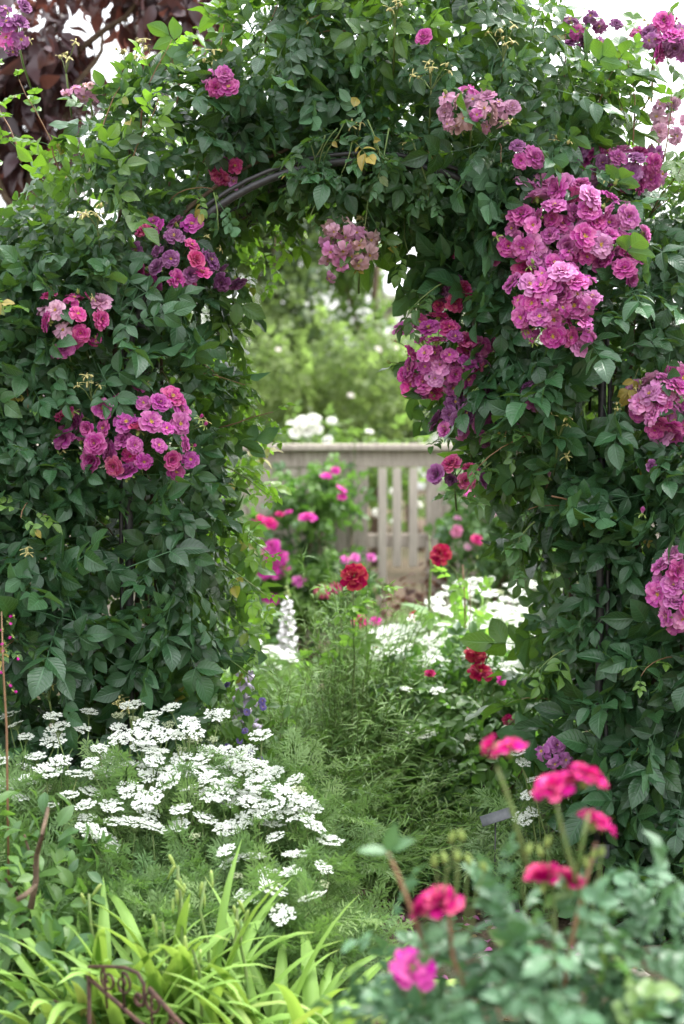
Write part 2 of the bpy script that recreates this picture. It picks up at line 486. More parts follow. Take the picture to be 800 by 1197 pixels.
# ---------------------------------------------------------------- blooms
def petal(mb, ang, r0, length, width, th0, th1, cup, ruffle, rg, rand, nu=5, nv=5, mi=0, zoff=0.0):
    """one petal rising from (r0, ang); th = angle from the flower's axis at claw and at tip"""
    ph = rg.uniform(0, 6); kk = rg.uniform(2.5, 4.5)
    vs = np.linspace(0, 1, nv); us = np.linspace(-1, 1, nu)
    th = th0 + (th1 - th0) * vs ** 1.2
    rr = r0 + np.concatenate([[0], np.cumsum(np.sin(th[1:]) * np.diff(vs))]) * length
    zz = zoff + np.concatenate([[0], np.cumsum(np.cos(th[1:]) * np.diff(vs))]) * length
    hw = width * 0.5 * (0.22 + 0.78 * np.sin(PI * 0.56 * np.clip(vs * 1.02, 0, 1)) ** 0.9)
    pts, lf = [], []
    er = np.array([math.cos(ang), math.sin(ang), 0]); et = np.array([-math.sin(ang), math.cos(ang), 0]); ez = np.array([0, 0, 1.0])
    for i, v in enumerate(vs):
        nrm = -math.cos(th[i]) * er + math.sin(th[i]) * ez
        along = math.sin(th[i]) * er + math.cos(th[i]) * ez
        for u in us:
            trim = -0.16 * length * (abs(u) ** 2.2) * v ** 3 - (0.05 * length * v ** 6 if abs(u) < .05 else 0)
            h = cup * hw[i] * u * u * (1 - 0.5 * v) + ruffle * v * v * math.sin(kk * u + ph) * width
            p = rr[i] * er + zz[i] * ez + u * hw[i] * et + h * nrm + trim * along
            pts.append(p); lf.append((u, v, rand))
    q = []
    for i in range(nv - 1):
        for j in range(nu - 1):
            a = i * nu + j; q.append((a, a + 1, a + nu + 1, a + nu))
    mb.add(pts, q, None, lf, 0, mi)

def calyx(mb, rg, mi=2, long=0.5):
    pts = [(0, 0, -0.42), (0, 0, -0.28), (0, 0, -0.12), (0, 0, 0.02)]
    mb.tube(pts, [0.05, 0.13, 0.16, 0.10], 6, mi=mi)
    for i in range(5):
        petal(mb, i * 2 * PI / 5 + rg.uniform(-.2, .2), 0.10, long, 0.2, 1.3, 2.3 + rg.uniform(-.3, .3), .2, 0, rg, .5, 3, 3, mi, -0.05)

def stamens(mb, rg, z=0.06, r=0.2, mi=1):
    for i in range(26):
        a = rg.uniform(0, 2 * PI); q = r * math.sqrt(rg.uniform(0, 1))
        c = np.array([q * math.cos(a), q * math.sin(a), z + 0.10 * (1 - q / r) + rg.uniform(0, .07)])
        s = 0.035
        v = c + s * np.array([(1, 0, 0), (-1, 0, 0), (0, 1, 0), (0, -1, 0), (0, 0, 1), (0, 0, -1)])
        mb.add(v, None, [(0, 2, 4), (2, 1, 4), (1, 3, 4), (3, 0, 4), (2, 0, 5), (1, 2, 5), (3, 1, 5), (0, 3, 5)], None, 0, mi)
    mb.tube([(0, 0, -.02), (0, 0, z)], [r * .9, r * .6], 8, mi=mi)

def bloom_mesh(kind, seed, pm='petal'):
    rg = np.random.default_rng(seed + 1000)
    mb = MB()
    R = lambda a, b: rg.uniform(a, b)
    def ring(n, r0, ln, w, t0, t1, cup, ruf, z=0.0, jit=.15, skip=0.0):
        o = R(0, 6)
        for i in range(n):
            if rg.uniform() < skip: continue
            petal(mb, o + i * 2 * PI / n + R(-jit, jit), r0, ln * R(.88, 1.1), w * R(.9, 1.12), t0 + R(-.12, .12), t1 + R(-.2, .2), cup + R(-.1, .1), ruf * R(.5, 1.5), rg, R(0, 1), zoff=z)
    if kind == 'open':
        ring(8, .10, .86, .60, 1.25, 1.85, .25, .10, jit=.25)
        ring(8, .10, .74, .52, .95, 1.60, .35, .12, .03, .25)
        ring(7, .10, .55, .40, .60, 1.30, .5, .13, .06, .3)
        ring(4, .10, .34, .26, .30, .90, .6, .13, .08, .5)
        stamens(mb, rg, .10, .20); calyx(mb, rg)
    elif kind == 'full':
        ring(9, .08, .90, .58, 1.2, 1.9, .2, .12, jit=.25)
        ring(9, .08, .80, .50, .95, 1.65, .3, .14, .03, .25)
        ring(8, .08, .66, .42, .65, 1.35, .4, .15, .06, .3)
        ring(7, .08, .52, .36, .4, 1.0, .5, .16, .09, .5)
        ring(5, .05, .40, .28, .15, .6, .5, .16, .10, .6)
        if pm == 'petal': stamens(mb, rg, .12, .09)
        calyx(mb, rg)
    elif kind == 'cup':
        ring(7, .07, .90, .66, .85, 1.55, .4, .09, jit=.2)
        ring(7, .07, .82, .58, .6, 1.15, .5, .10, .02)
        ring(6, .06, .70, .50, .35, .75, .6, .11, .05)
        ring(5, .04, .58, .38, .1, .35, .6, .10, .07, .4)
        calyx(mb, rg)
    elif kind == 'spent':
        ring(6, .05, .95, .66, 1.3, 2.7, .5, .16, skip=.15, jit=.4)
        ring(5, .05, .8, .55, 1.0, 2.2, .6, .18, .02, .5, skip=.2)
        ring(4, .05, .5, .36, .7, 1.5, .6, .16, .03, .6)
        stamens(mb, rg, r=.13); calyx(mb, rg, long=.6)
    elif kind == 'bud':
        ring(4, .0, .75, .5, .42, -.35, .9, .02)
        ring(3, .0, .8, .4, .25, -.2, .9, .02)
        calyx(mb, rg, long=.8)
    elif kind == 'greenbud':
        mb.tube([(0, 0, -.3), (0, 0, -.1), (0, 0, .1), (0, 0, .35), (0, 0, .6)], [.10, .22, .24, .16, .02], 7, mi=2)
        for i in range(4):
            petal(mb, i * 1.57 + R(-.3, .3), .2, .6, .16, .1, -.2 + R(0, .6), .3, 0, rg, .5, 3, 3, 2, 0)
    elif kind == 'hip':
        mb.tube([(0, 0, -.35), (0, 0, -.15), (0, 0, .05)], [.07, .2, .12], 6, mi=2)
        for i in range(5):
            petal(mb, i * 1.257 + R(-.3, .3), .08, R(.6, 1.0), .17, R(.8, 1.5), R(1.5, 2.9), .2, .05, rg, .5, 3, 4, 2, 0)
    mats = [M[pm], M['stamen'], M['sepal'] if kind in ('hip', 'spent') else M['bud']]
    return mb.mesh('rose_' + kind, mats)

BLOOM = {k: [bloom_mesh(k, i * 7 + len(k)) for i in range(n)] for k, n in (('open', 5), ('full', 4), ('cup', 3), ('spent', 4), ('bud', 2), ('greenbud', 2), ('hip', 3))}
BLOOM_S = {k: [bloom_mesh(k, i * 7 + len(k) + 300, 'petal_solid') for i in range(n)] for k, n in (('full', 3), ('cup', 3), ('bud', 2), ('greenbud', 2), ('open', 2))}

def bloom_frame(n, rg):
    """rotation whose third column is the flower's axis"""
    n = unit(n); a = unit(np.cross(n, unit(rg.normal(size=3)))); b = np.cross(n, a)
    return np.stack([a, b, n], axis=-1)

# colour families (linear)
LILAC = [(0.58, 0.11, 0.40), (0.51, 0.06, 0.33), (0.68, 0.24, 0.52), (0.46, 0.025, 0.25)]
MAGENTA = [(0.50, 0.008, 0.26), (0.60, 0.012, 0.24), (0.50, 0.004, 0.14), (0.45, 0.025, 0.30)]
PURPLE = [(0.22, 0.035, 0.19), (0.28, 0.05, 0.24), (0.17, 0.02, 0.12), (0.33, 0.08, 0.28)]
FADED = [(0.55, 0.26, 0.40), (0.62, 0.34, 0.46), (0.48, 0.20, 0.34), (0.60, 0.36, 0.36)]
HOT = [(0.54, 0.004, 0.17), (0.60, 0.007, 0.20), (0.48, 0.003, 0.13)]
RED = [(0.44, 0.001, 0.045), (0.37, 0.001, 0.035), (0.52, 0.003, 0.07)]
PINK = [(0.60, 0.03, 0.34), (0.66, 0.06, 0.40), (0.54, 0.015, 0.30)]

# ---------------------------------------------------------------- noise + leaf helpers
def nz(p, s, seed=0.0):
    return np.array([mnoise.noise(Vector((float(a) * s + seed, float(b) * s - seed, float(c) * s + seed * .7))) for a, b, c in p])

def orient(nrm, rg, up=0.45, down=0.55, jit=0.5, fwd=None):
    """leaf frames on a surface with outward normals nrm: faces turn out and up, tips hang out and down"""
    K = len(nrm)
    n = unit(nrm + np.array([0, 0, up]) + rg.normal(size=(K, 3)) * jit)
    d = nrm * 0.55 + np.array([0, 0, -down]) + rg.normal(size=(K, 3)) * 0.75
    if fwd is not None: d = d + fwd
    return basis(d, n)

def fill_leaves(mb, tpls, pos, mats, scale, rand, tn, rg, mi=0):
    which = rg.integers(0, len(tpls), len(pos))
    scale = np.broadcast_to(scale, (len(pos),)); rand = np.broadcast_to(rand, (len(pos),)); tn = np.broadcast_to(tn, (len(pos),))
    for i, t in enumerate(tpls):
        s = which == i
        mb.inst(t, pos[s], mats[s], scale[s], rand[s], tn[s], mi)

def wander(a, b, n, rg, amp, sag=0.0):
    """a gently crooked line from a to b"""
    a, b = np.asarray(a, float), np.asarray(b, float)
    t = np.linspace(0, 1, n)[:, None]
    p = a + (b - a) * t
    off = np.cumsum(rg.normal(size=(n, 3)), axis=0) * amp
    off = off - off[0] - t * (off[-1] - off[0])
    p = p + off
    p[:, 2] += sag * np.sin(PI * t[:, 0])
    return p

def shoot(mb, tpls, base, direction, length, rg, leaf_size, n_leaf, stem_mi=1, rad=0.0025, young=(0, .6), curl=0.3, rand=None, tipyoung=0.0):
    """a leafy shoot: thin stem with alternate compound leaves"""
    d = unit(np.asarray(direction, float)); p = np.asarray(base, float)
    pts = [p]; dirs = [d]
    for i in range(6):
        d = unit(d + np.array([0, 0, -curl * .18]) + rg.normal(size=3) * .1); p = p + d * length / 6; pts.append(p); dirs.append(d)
    pts = np.array(pts); dirs = np.array(dirs)
    mb.tube(pts, np.linspace(rad, rad * .45, 7), 4, mi=stem_mi, rand=.5, tn=0.3)
    ts = np.linspace(0.12, 1.0, n_leaf)
    idx = np.clip((ts * 6).astype(int), 0, 5); fr = (ts * 6 - idx)[:, None]
    lp = pts[idx] * (1 - fr) + pts[idx + 1] * fr
    side = unit(np.cross(dirs[idx], [0, 0, 1]) + rg.normal(size=(n_leaf, 3)) * .3) * np.where(np.arange(n_leaf) % 2, 1, -1)[:, None]
    ld = unit(side * .9 + dirs[idx] * .55 + np.array([0, 0, -.1]) + rg.normal(size=(n_leaf, 3)) * .25)
    ln = unit(np.array([0, -.25, 1.0]) + rg.normal(size=(n_leaf, 3)) * .35)
    sc = leaf_size * (1.05 - .5 * ts) * rg.uniform(.8, 1.15, n_leaf)
    tn = rg.uniform(young[0], young[1]) + tipyoung * ts
    fill_leaves(mb, tpls, lp, basis(ld, ln), sc, rg.uniform(0, 1, n_leaf) if rand is None else rand, np.clip(tn, 0, 1), rg)
    return pts

# ---------------------------------------------------------------- ground
rg = np.random.default_rng(11)
mb = MB()
xs = np.concatenate([[-300, -80, -25], np.linspace(-9, 9, 73), [25, 80, 300]])
ys = np.concatenate([[-60, -20], np.linspace(-6, 12, 73), [25, 80, 400]])
gx, gy = np.meshgrid(xs, ys)
gp = np.stack([gx.ravel(), gy.ravel(), np.zeros(gx.size)], 1)
near = (np.abs(gp[:, 0]) < 9.1) & (gp[:, 1] > -6.1) & (gp[:, 1] < 12.1)
gp[:, 2] = np.where(near, nz(gp, 1.7, 3.1) * 0.035 + nz(gp, 6.0, 9.0) * 0.012, 0)
W_ = len(xs)
q = [(j * W_ + i, j * W_ + i + 1, (j + 1) * W_ + i + 1, (j + 1) * W_ + i) for j in range(len(ys) - 1) for i in range(W_ - 1)]
mb.add(gp, q)
tag(mb.build('ground', M['soil']), kind='structure')

# ---------------------------------------------------------------- the iron arch
ARX, ARS, ART = 0.62, 1.49, 2.045       # half width, spring height, top height
ACX = 0.06
def hoop_pts(y, n=36, out=0.0):
    pts = [(ACX - ARX - out, y, -0.05), (ACX - ARX - out, y, 0.5), (ACX - ARX - out, y, 1.0), (ACX - ARX - out, y, 1.4)]
    for t in np.linspace(PI, 0, n):
        pts.append((ACX + (ARX + out) * math.cos(t), y, ARS + (ART - ARS + out) * math.sin(t)))
    pts += [(ACX + ARX + out, y, 1.4), (ACX + ARX + out, y, 1.0), (ACX + ARX + out, y, 0.5), (ACX + ARX + out, y, -0.05)]
    return np.array(pts)
arch = thing('rose_arch', (ACX, 0.3, 0), 'dark iron garden arch buried under the climbing roses', 'garden arch')
for y in (0.0, 0.62):
    mb = MB(); mb.tube(hoop_pts(y), 0.011, 8); mb.tube(hoop_pts(y, out=0.020), 0.006, 6)
    mb.build('hoop', M['iron'], arch)
rungs = [(ACX + s * ARX, z) for s in (-1, 1) for z in (0.35, 0.75, 1.15)] + [(ACX + ARX * math.cos(t), ARS + (ART - ARS) * math.sin(t)) for t in np.linspace(0.25, PI - .25, 9)]
for x, z in rungs:
    mb = MB(); mb.tube([(x, 0.012, z), (x, .3, z), (x, .608, z)], 0.006, 6); mb.build('crossbar', M['iron'], arch)
hl = [hoop_pts(y) for y in (.2, .41)]
for h in hl:
    mb = MB(); mb.tube(h[3:-3], 0.0045, 5); mb.build('lattice_wire', M['iron'], arch)

# ---------------------------------------------------------------- climbing roses on the arch
class Vol:
    """a rounded slab of foliage: outline in the plane of the arch, thickness and humps in depth"""
    def __init__(s, poly, yc, tmax, R, seed):
        w = np.array([P(x, y, 0.1) for x, y in poly]); s.p = w[:, [0, 2]]
        s.yc, s.t, s.R, s.seed = yc, tmax, R, seed
    def sd(s, xz):
        a = s.p; b = np.roll(s.p, -1, axis=0); e = b - a
        rel = xz[:, None] - a[None]
        t = np.clip((rel * e).sum(-1) / (e * e).sum(-1), 0, 1)
        near = a[None] + t[..., None] * e[None]
        dd = np.linalg.norm(xz[:, None] - near, axis=-1); k = dd.argmin(1); d = dd[np.arange(len(xz)), k]
        c1 = (a[None, :, 1] > xz[:, None, 1]) != (b[None, :, 1] > xz[:, None, 1])
        with np.errstate(divide='ignore', invalid='ignore'):
            xi = a[None, :, 0] + (xz[:, None, 1] - a[None, :, 1]) * e[None, :, 0] / e[None, :, 1]
        ins = (c1 & (xz[:, None, 0] < xi)).sum(1) % 2 == 1
        out = unit(near[np.arange(len(xz)), k] - xz)
        out[~ins] *= -1
        return np.where(ins, d, -d), out
    def half(s, d):
        q = np.clip(d / s.R, 0, 1); return s.t * np.sqrt(np.maximum(1 - (1 - q) ** 2, 0))
    def front(s, xz, d=None):
        if d is None: d, _ = s.sd(xz)
        p3 = np.stack([xz[:, 0], np.zeros(len(xz)), xz[:, 1]], 1)
        h = 0.16 * nz(p3, 2.6, s.seed) + 0.09 * nz(p3, 6.5, s.seed + 4)
        return s.yc - s.half(d) - h * np.clip(d / .12, 0, 1)
    def normal(s, xz):
        e = 0.03
        d0, out = s.sd(xz)
        f = lambda dx, dz: s.front(xz + np.array([dx, dz]))
        gx = (f(e, 0) - f(-e, 0)) / (2 * e); gz = (f(0, e) - f(0, -e)) / (2 * e)
        n = np.stack([gx, -np.ones(len(xz)), gz], 1)
        n[:, 0] = np.clip(n[:, 0], -2.5, 2.5); n[:, 2] = np.clip(n[:, 2], -2.5, 2.5)
        # front(y) decreasing towards the viewer: outward = (dy/dx, -1, dy/dz)
        return unit(n), d0, out

LEFT_POLY = [(-150, 330), (-60, 300), (-5, 262), (30, 205), (55, 165), (85, 125), (145, 85), (215, 65), (262, 42), (305, 0), (340, -50), (380, -110), (430, -120), (425, 90), (405, 165), (372, 172), (330, 186), (285, 206), (245, 232), (240, 258), (258, 290), (246, 350), (242, 400), (226, 450), (238, 520), (246, 600), (248, 680), (248, 750), (236, 810), (236, 880), (225, 950), (225, 1130), (-150, 1130)]
RIGHT_POLY = [(402, -120), (470, -120), (560, -90), (615, -45), (645, 8), (680, 52), (706, 98), (728, 145), (780, 188), (850, 160), (950, 180), (950, 1130), (745, 1130), (728, 1040), (712, 980), (680, 930), (664, 870), (668, 800), (668, 740), (660, 690), (646, 630), (618, 560), (584, 505), (532, 470), (515, 410), (525, 350), (526, 305), (504, 252), (462, 236), (424, 238), (376, 214), (392, 120)]

# (px, py, rx, ry, count, colours, kinds, size, bulge)
LEFT_CL = [
    ((155, 508), (70, 50), 26, MAGENTA + LILAC[1:2], ('open', 'open', 'full', 'cup'), .036),
    ((88, 372), (36, 30), 11, MAGENTA[:2] + FADED[:2] + MAGENTA[1:2], ('open', 'spent', 'full'), .033),
    ((72, 410), (10, 8), 2, LILAC[:2], ('open', 'full'), .032),
    ((198, 298), (46, 40), 18, PURPLE + MAGENTA, ('open', 'full', 'cup'), .034),
    ((268, 196), (16, 16), 4, MAGENTA[2:] + LILAC[2:3], ('open', 'full'), .033),
    ((254, 98), (16, 14), 4, LILAC[:2] + MAGENTA[:1], ('full', 'open'), .033),
    ((12, 28), (22, 24), 8, PURPLE + LILAC[1:2], ('full', 'spent'), .034),
    ((268, 322), (10, 14), 3, PURPLE[:3], ('full', 'cup'), .030),
    ((98, 106), (20, 9), 5, FADED, ('spent',), .028),
]
RIGHT_CL = [
    ((668, 268), (72, 52), 40, LILAC * 2 + MAGENTA[1:2], ('open', 'full', 'full', 'open', 'cup'), .038),
    ((652, 352), (44, 46), 24, LILAC * 3 + FADED[:2] + MAGENTA[:1], ('full', 'open', 'spent'), .037),
    ((728, 304), (24, 24), 7, LILAC[:2] + MAGENTA[:2], ('full', 'cup', 'open'), .036),
    ((582, 292), (14, 14), 2, MAGENTA, ('open',), .037),
    ((540, 291), (4, 4), 1, MAGENTA[1:2], ('open',), .037),
    ((517, 415), (50, 42), 28, LILAC + MAGENTA, ('full', 'open', 'open'), .036),
    ((556, 486), (36, 24), 13, PURPLE * 2 + LILAC[:2], ('full', 'spent', 'cup'), .035),
    ((537, 553), (26, 12), 7, PURPLE[1:3] + MAGENTA[2:3], ('full', 'cup'), .033),
    ((530, 345), (20, 14), 5, PURPLE[1:3] + MAGENTA[2:3], ('full', 'cup'), .034),
    ((722, 198), (52, 24), 19, PURPLE[1:2] + LILAC + PURPLE[3:], ('full', 'spent', 'full'), .036),
    ((556, 126), (42, 20), 14, FADED * 2 + LILAC[:1], ('spent', 'spent', 'full'), .033),
    ((692, 38), (34, 26), 8, PURPLE + LILAC[3:], ('spent', 'full'), .033),
    ((778, 44), (28, 18), 9, LILAC[1:2] + PURPLE[3:] + LILAC[3:], ('full', 'full', 'spent'), .036),
    ((782, 140), (26, 24), 8, FADED[:2] + LILAC[3:] + PURPLE[3:], ('spent', 'full'), .033),
    ((778, 470), (34, 38), 20, LILAC * 2 + FADED[:1], ('full', 'open', 'full'), .037),
    ((792, 690), (22, 46), 14, LILAC, ('open', 'full'), .037),
    ((612, 180), (14, 10), 3, PURPLE[3:] + LILAC[1:2], ('full',), .034),
    ((645, 884), (18, 14), 4, PURPLE, ('full', 'spent'), .034),
    ((622, 459), (12, 10), 2, PURPLE[:2], ('full', 'cup'), .034),
    ((404, 290), (26, 32), 13, FADED * 2 + LILAC[2:3], ('spent',), .036),
    ((700, 592), (5, 5), 1, MAGENTA[3:], ('bud',), .026), ((752, 597), (5, 5), 1, MAGENTA[3:], ('bud',), .026),
    ((756, 543), (6, 5), 1, PURPLE[3:], ('cup',), .024), ((643, 556), (4, 4), 1, FADED[:1], ('bud',), .022),
    ((766, 678), (4, 4), 1, MAGENTA[:1], ('bud',), .022), ((498, 42), (5, 5), 1, LILAC[3:], ('full',), .028),
    ((608, 217), (4, 4), 1, MAGENTA[2:3], ('bud',), .026),
]
LEFT_HIPS = [(150, 60, 22, 20, 12), (206, 62, 26, 10, 9), (105, 445, 18, 10, 6), (112, 245, 14, 8, 4), (246, 64, 14, 8, 5), (40, 640, 12, 8, 3), (55, 800, 14, 8, 4), (150, 820, 18, 8, 5), (222, 830, 14, 8, 4), (75, 60, 16, 10, 4), (232, 268, 8, 6, 2)]
RIGHT_HIPS = [(505, 78, 24, 10, 7), (418, 145, 10, 8, 3), (651, 160, 14, 8, 4), (740, 120, 24, 22, 12), (700, 90, 18, 12, 6), (488, 165, 16, 14, 6), (655, 490, 12, 8, 3), (720, 470, 8, 8, 2), (590, 40, 22, 10, 6), (770, 22, 20, 7, 5), (462, 8, 16, 6, 4), (665, 525, 8, 8, 2), (760, 180, 16, 10, 4), (420, 268, 16, 14, 5)]

def make_cluster(root, vol, c, rxy, count, cols, kinds, size, rg, droop=False, name='flower_cluster'):
    cx, cy = c
    size = size * .90
    if count > 8: count = int(count * 1.25)
    w0 = P(cx, cy, 0.0); d0, _ = vol.sd(np.array([[w0[0], w0[2]]]))
    if d0[0] > 0.03:
        y0 = float(vol.front(np.array([[w0[0], w0[2]]]))[0]) - 0.05
    else:
        y0 = 0.05
    if cx in (404,): y0 = -0.05
    if cx == 645: y0 -= .08
    w0 = P(cx, cy, y0)
    sc = F_PX / (y0 - CAM[1])
    rx, rz = rxy[0] / sc, rxy[1] / sc
    ry = min(0.10, (rx + rz) * .5)
    ctr = w0 + np.array([0, 0.05, 0])
    pts = []
    tries = 0
    while len(pts) < count and tries < 4000:
        tries += 1
        a = rg.uniform(0, 2 * PI); r = math.sqrt(rg.uniform(0, 1)) * rg.uniform(.78, 1.0 if count < 6 else 1.13)
        r *= 1 + .14 * math.sin(3 * a + cx) + .10 * math.sin(5 * a + cy)
        x, z = r * math.cos(a), r * math.sin(a)
        yy = -math.sqrt(max(0, 1 - min(1, r) ** 2)) * ry * rg.uniform(.55, 1.0)
        p = w0 + np.array([x * rx, yy + 0.01, z * rz])
        if all(np.linalg.norm((p - o) * [1, .5, 1]) > size * (1.12 if tries < 2500 else .8) for o, _ in pts):
            pts.append((p, np.array([x * .8, -0.75, z * .6 + .35])))
    single = count == 1
    if single:
        p, n = pts[0]
        k = kinds[0]
        if k == 'bud': n = np.array([rg.normal() * .2, -.2, 1.0])
        place('rose_bud' if k == 'bud' else 'rose_bloom', BLOOM[k][int(rg.integers(len(BLOOM[k])))], root, p, bloom_frame(n, rg), size, cols[0])
        return p
    m = MB()
    hub = ctr + np.array([0, 0.06, -0.5 * rz if not droop else rz * 1.2])
    stalk = [hub + np.array([0.01, .12, -.10]), hub + np.array([0, .05, -.04]), hub]
    if droop: stalk = [hub + np.array([.03, .06, .12]), hub + np.array([.02, .02, .07]), hub]
    m.tube(stalk, 0.003, 4)
    for p, n in pts:
        mid = (hub + p) / 2 + np.array([0, .01, .012])
        m.tube([hub, mid, p - unit(n) * size * .3], [.0018, .0014, .0014], 3, cap=False)
    buds = []
    for _ in range(0 if count < 8 or droop else int(count / 5) + 1):
        a_ = rg.uniform(0, 2 * PI)
        bp = w0 + np.array([math.cos(a_) * rx * rg.uniform(.95, 1.3), rg.uniform(-.03, .05), math.sin(a_) * rz * rg.uniform(.95, 1.35)])
        m.tube([hub, (hub + bp) / 2 + [0, 0, .01], bp], [.0016, .0013, .0013], 3, cap=False); buds.append(bp)
    cl = m.build(name, [M['stem']], root, at=ctr)
    for bp in buds:
        k = ('bud', 'greenbud', 'hip')[int(rg.integers(3))]
        place('rose_hip' if k == 'hip' else 'rose_bud', BLOOM[k][int(rg.integers(2))], cl, bp, bloom_frame(unit(bp - hub) + [0, -.2, .5], rg), rg.uniform(.014, .021), cols[0])
    for p, n in pts:
        k = kinds[int(rg.integers(len(kinds)))]
        n = unit(n) + rg.normal(size=3) * .38; p = p + np.array([0, rg.uniform(-.012, .03), 0])
        if droop: n = np.array([rg.normal() * .5, -.5, -.55 + rg.normal() * .3])
        col = np.array(cols[int(rg.integers(len(cols)))]) * rg.uniform(.72, 1.2)
        place('rose_bloom', BLOOM[k][int(rg.integers(len(BLOOM[k])))], cl, p, bloom_frame(n, rg), size * rg.uniform(.68, 1.16) * (1.05 if k != 'spent' else .95), col)
    return ctr

def climbing_rose(label, poly, clusters, hips, seed, n_leaf, foot, shoots, rimline):
    rg = np.random.default_rng(seed)
    vol = Vol(poly, 0.28, 0.40, 0.30, seed * 1.37)
    root = thing('climbing_rose', foot, label, 'climbing rose', 'climbing roses on the arch')
    # sample the slab
    lo, hi = vol.p.min(0), vol.p.max(0)
    xz = rg.uniform(lo, hi, (n_leaf * 3, 2))
    d, _ = vol.sd(xz)
    keep = (d > -0.02) & (rg.uniform(size=len(d)) < np.clip((d + .05) / .10, .25, 1))
    xz = xz[keep][:n_leaf]
    nrm, d, out = vol.normal(xz)
    fy = vol.front(xz, d)
    by = 2 * vol.yc - fy
    u = rg.uniform(size=len(xz))
    depth = rg.exponential(0.075, len(xz))
    y = np.where(u < .56, fy + depth - .02, np.where(u < .86, fy + (by - fy) * rg.uniform(size=len(xz)), by - depth))
    y = np.clip(y, fy - .03, by + .02)
    nn = nrm.copy()
    back = u >= .86
    nn[back, 1] *= -1
    edge = np.clip(1 - d / .18, 0, 1)[:, None]
    nn = unit(nn + edge * np.stack([out[:, 0], np.zeros(len(xz)), out[:, 1]], 1) * .8)
    pos = np.stack([xz[:, 0], y, xz[:, 1]], 1)
    # thin places where one sees into the dark
    thin = nz(pos * [1, .4, 1], 4.2, seed + 20)
    ok = ~((thin < -0.16) & (rg.uniform(size=len(pos)) < .85) & (pos[:, 1] < fy + .15))
    pix = project(pos)
    for (c, r, cnt, *_r) in clusters:
        if cnt < 2: continue
        e = ((pix[:, 0] - c[0]) / (r[0] * .92 + 3)) ** 2 + ((pix[:, 1] - c[1]) / (r[1] * .92 + 3)) ** 2
        ok &= ~((e < 1) & (pos[:, 1] < fy + .09) & (rg.uniform(size=len(pos)) < .93))
    pos, nn, d = pos[ok], nn[ok], d[ok]
    clump = np.clip(.5 + nz(pos, 3.0, seed + 3) * .9, 0, 1)
    szn = 0.0605 * (1 + .6 * nz(pos, 2.6, seed + 8)) * rg.uniform(.66, 1.28, len(pos))
    youngp = np.clip((nz(pos, 3.3, seed + 15) - .12) * 2.4, 0, 1) * rg.uniform(.1, .9, len(pos))
    top = np.clip((pos[:, 2] - 1.75) / .5, 0, 1); rim = np.clip(1 - d / .10, 0, 1)
    tn = np.clip(youngp * (.26 + .55 * top) + rim * rg.uniform(0, .5, len(pos)) * .7, 0, .9)  # rim term colours edge leaves limer, as if lit from behind
    sway = np.stack([nz(pos, 7.0, seed + 31), .4 * nz(pos, 7.0, seed + 47), nz(pos, 7.0, seed + 59)], 1)
    mats = orient(unit(nn + 1.3 * sway), rg, .5, .5, .6, fwd=2.2 * sway[:, ::-1] * [1, .4, 1])
    mb = MB()
    if foot[0] > 0: szn = szn * (1 + .22 * np.clip((1.3 - pos[:, 2]) / .6, 0, 1))
    rnd = np.clip(clump * .55 + rg.uniform(0, .4, len(pos)), 0, .78)
    old_ = rg.uniform(size=len(pos)) < .004
    rnd[old_] = 1.0; szn = np.where(old_, np.minimum(szn, .042), szn)
    fill_leaves(mb, ROSE, pos, mats, szn, rnd, tn, rg)
    mb.build('foliage', [M['rose_leaf']], root)
    # the leafy roof between the two hoops
    K = 420; t = rg.uniform(1.45, 2.95, K) if foot[0] < 0 else rg.uniform(.25, 1.6, K)
    ro = rg.exponential(.05, K) + .015
    q = np.stack([ACX + (ARX + ro) * np.cos(t), rg.uniform(.16, .80, K), ARS + (ART - ARS + ro) * np.sin(t)], 1)
    inn = np.stack([-np.cos(t), rg.normal(size=K) * .3, -np.sin(t)], 1)
    m = MB(); fill_leaves(m, ROSE, q, basis(unit(rg.normal(size=(K, 3)) + [0, -.3, -.3]), unit(inn * -.3 + [0, 0, 1] + rg.normal(size=(K, 3)) * .5)), rg.uniform(.035, .06, K), rg.uniform(0, .6, K), rg.uniform(0, .35, K), rg)
    m.build('roof_foliage', [M['rose_leaf']], root)
    # canes rising from the foot into the slab
    fx = foot[0]
    for i in range(7):
        x0 = fx + rg.uniform(-.16, .16); sg = -1 if fx < 0 else 1
        zt = rg.uniform(1.0, 2.2)
        m = MB()
        tgt = np.array([fx - sg * rg.uniform(-.25, .25), rg.uniform(.1, .5), zt])
        m.tube(wander((x0, .3 + rg.uniform(-.15, .15), -.03), tgt, 12, rg, .02), np.linspace(.012, .004, 12) * rg.uniform(.7, 1.2), 6)
        m.build('cane', M['bark'], root)
    # canes arching overhead on the lattice
    for i in range(5):
        yy = rg.uniform(.05, .58); h = hoop_pts(yy, 24, rg.uniform(.0, .1))[4:-4]
        h = h[:15] if fx < 0 else h[9:]
        m = MB(); m.tube(h + np.cumsum(rg.normal(size=h.shape) * .006, 0), np.linspace(.007, .004, len(h)), 5); m.build('cane', M['bark'], root)
    # leafy shoots that break the outline; inner-edge ones tinted lime for backlight
    m = MB()
    for (px, py, Y, dx, dz, L, nl, sz, yg) in shoots:
        if foot[0] < 0 and py > 300: px -= 24
        b = P(px, py, Y)
        shoot(m, ROSE, b, (dx, rg.uniform(-.35, .1), dz), L, rg, sz, nl, 2 if dz < 0 else 1, .0024, (yg * .5, yg), .5, tipyoung=yg * .35)
    # small random shoots over the face
    pick = rg.integers(0, len(pos), 70)
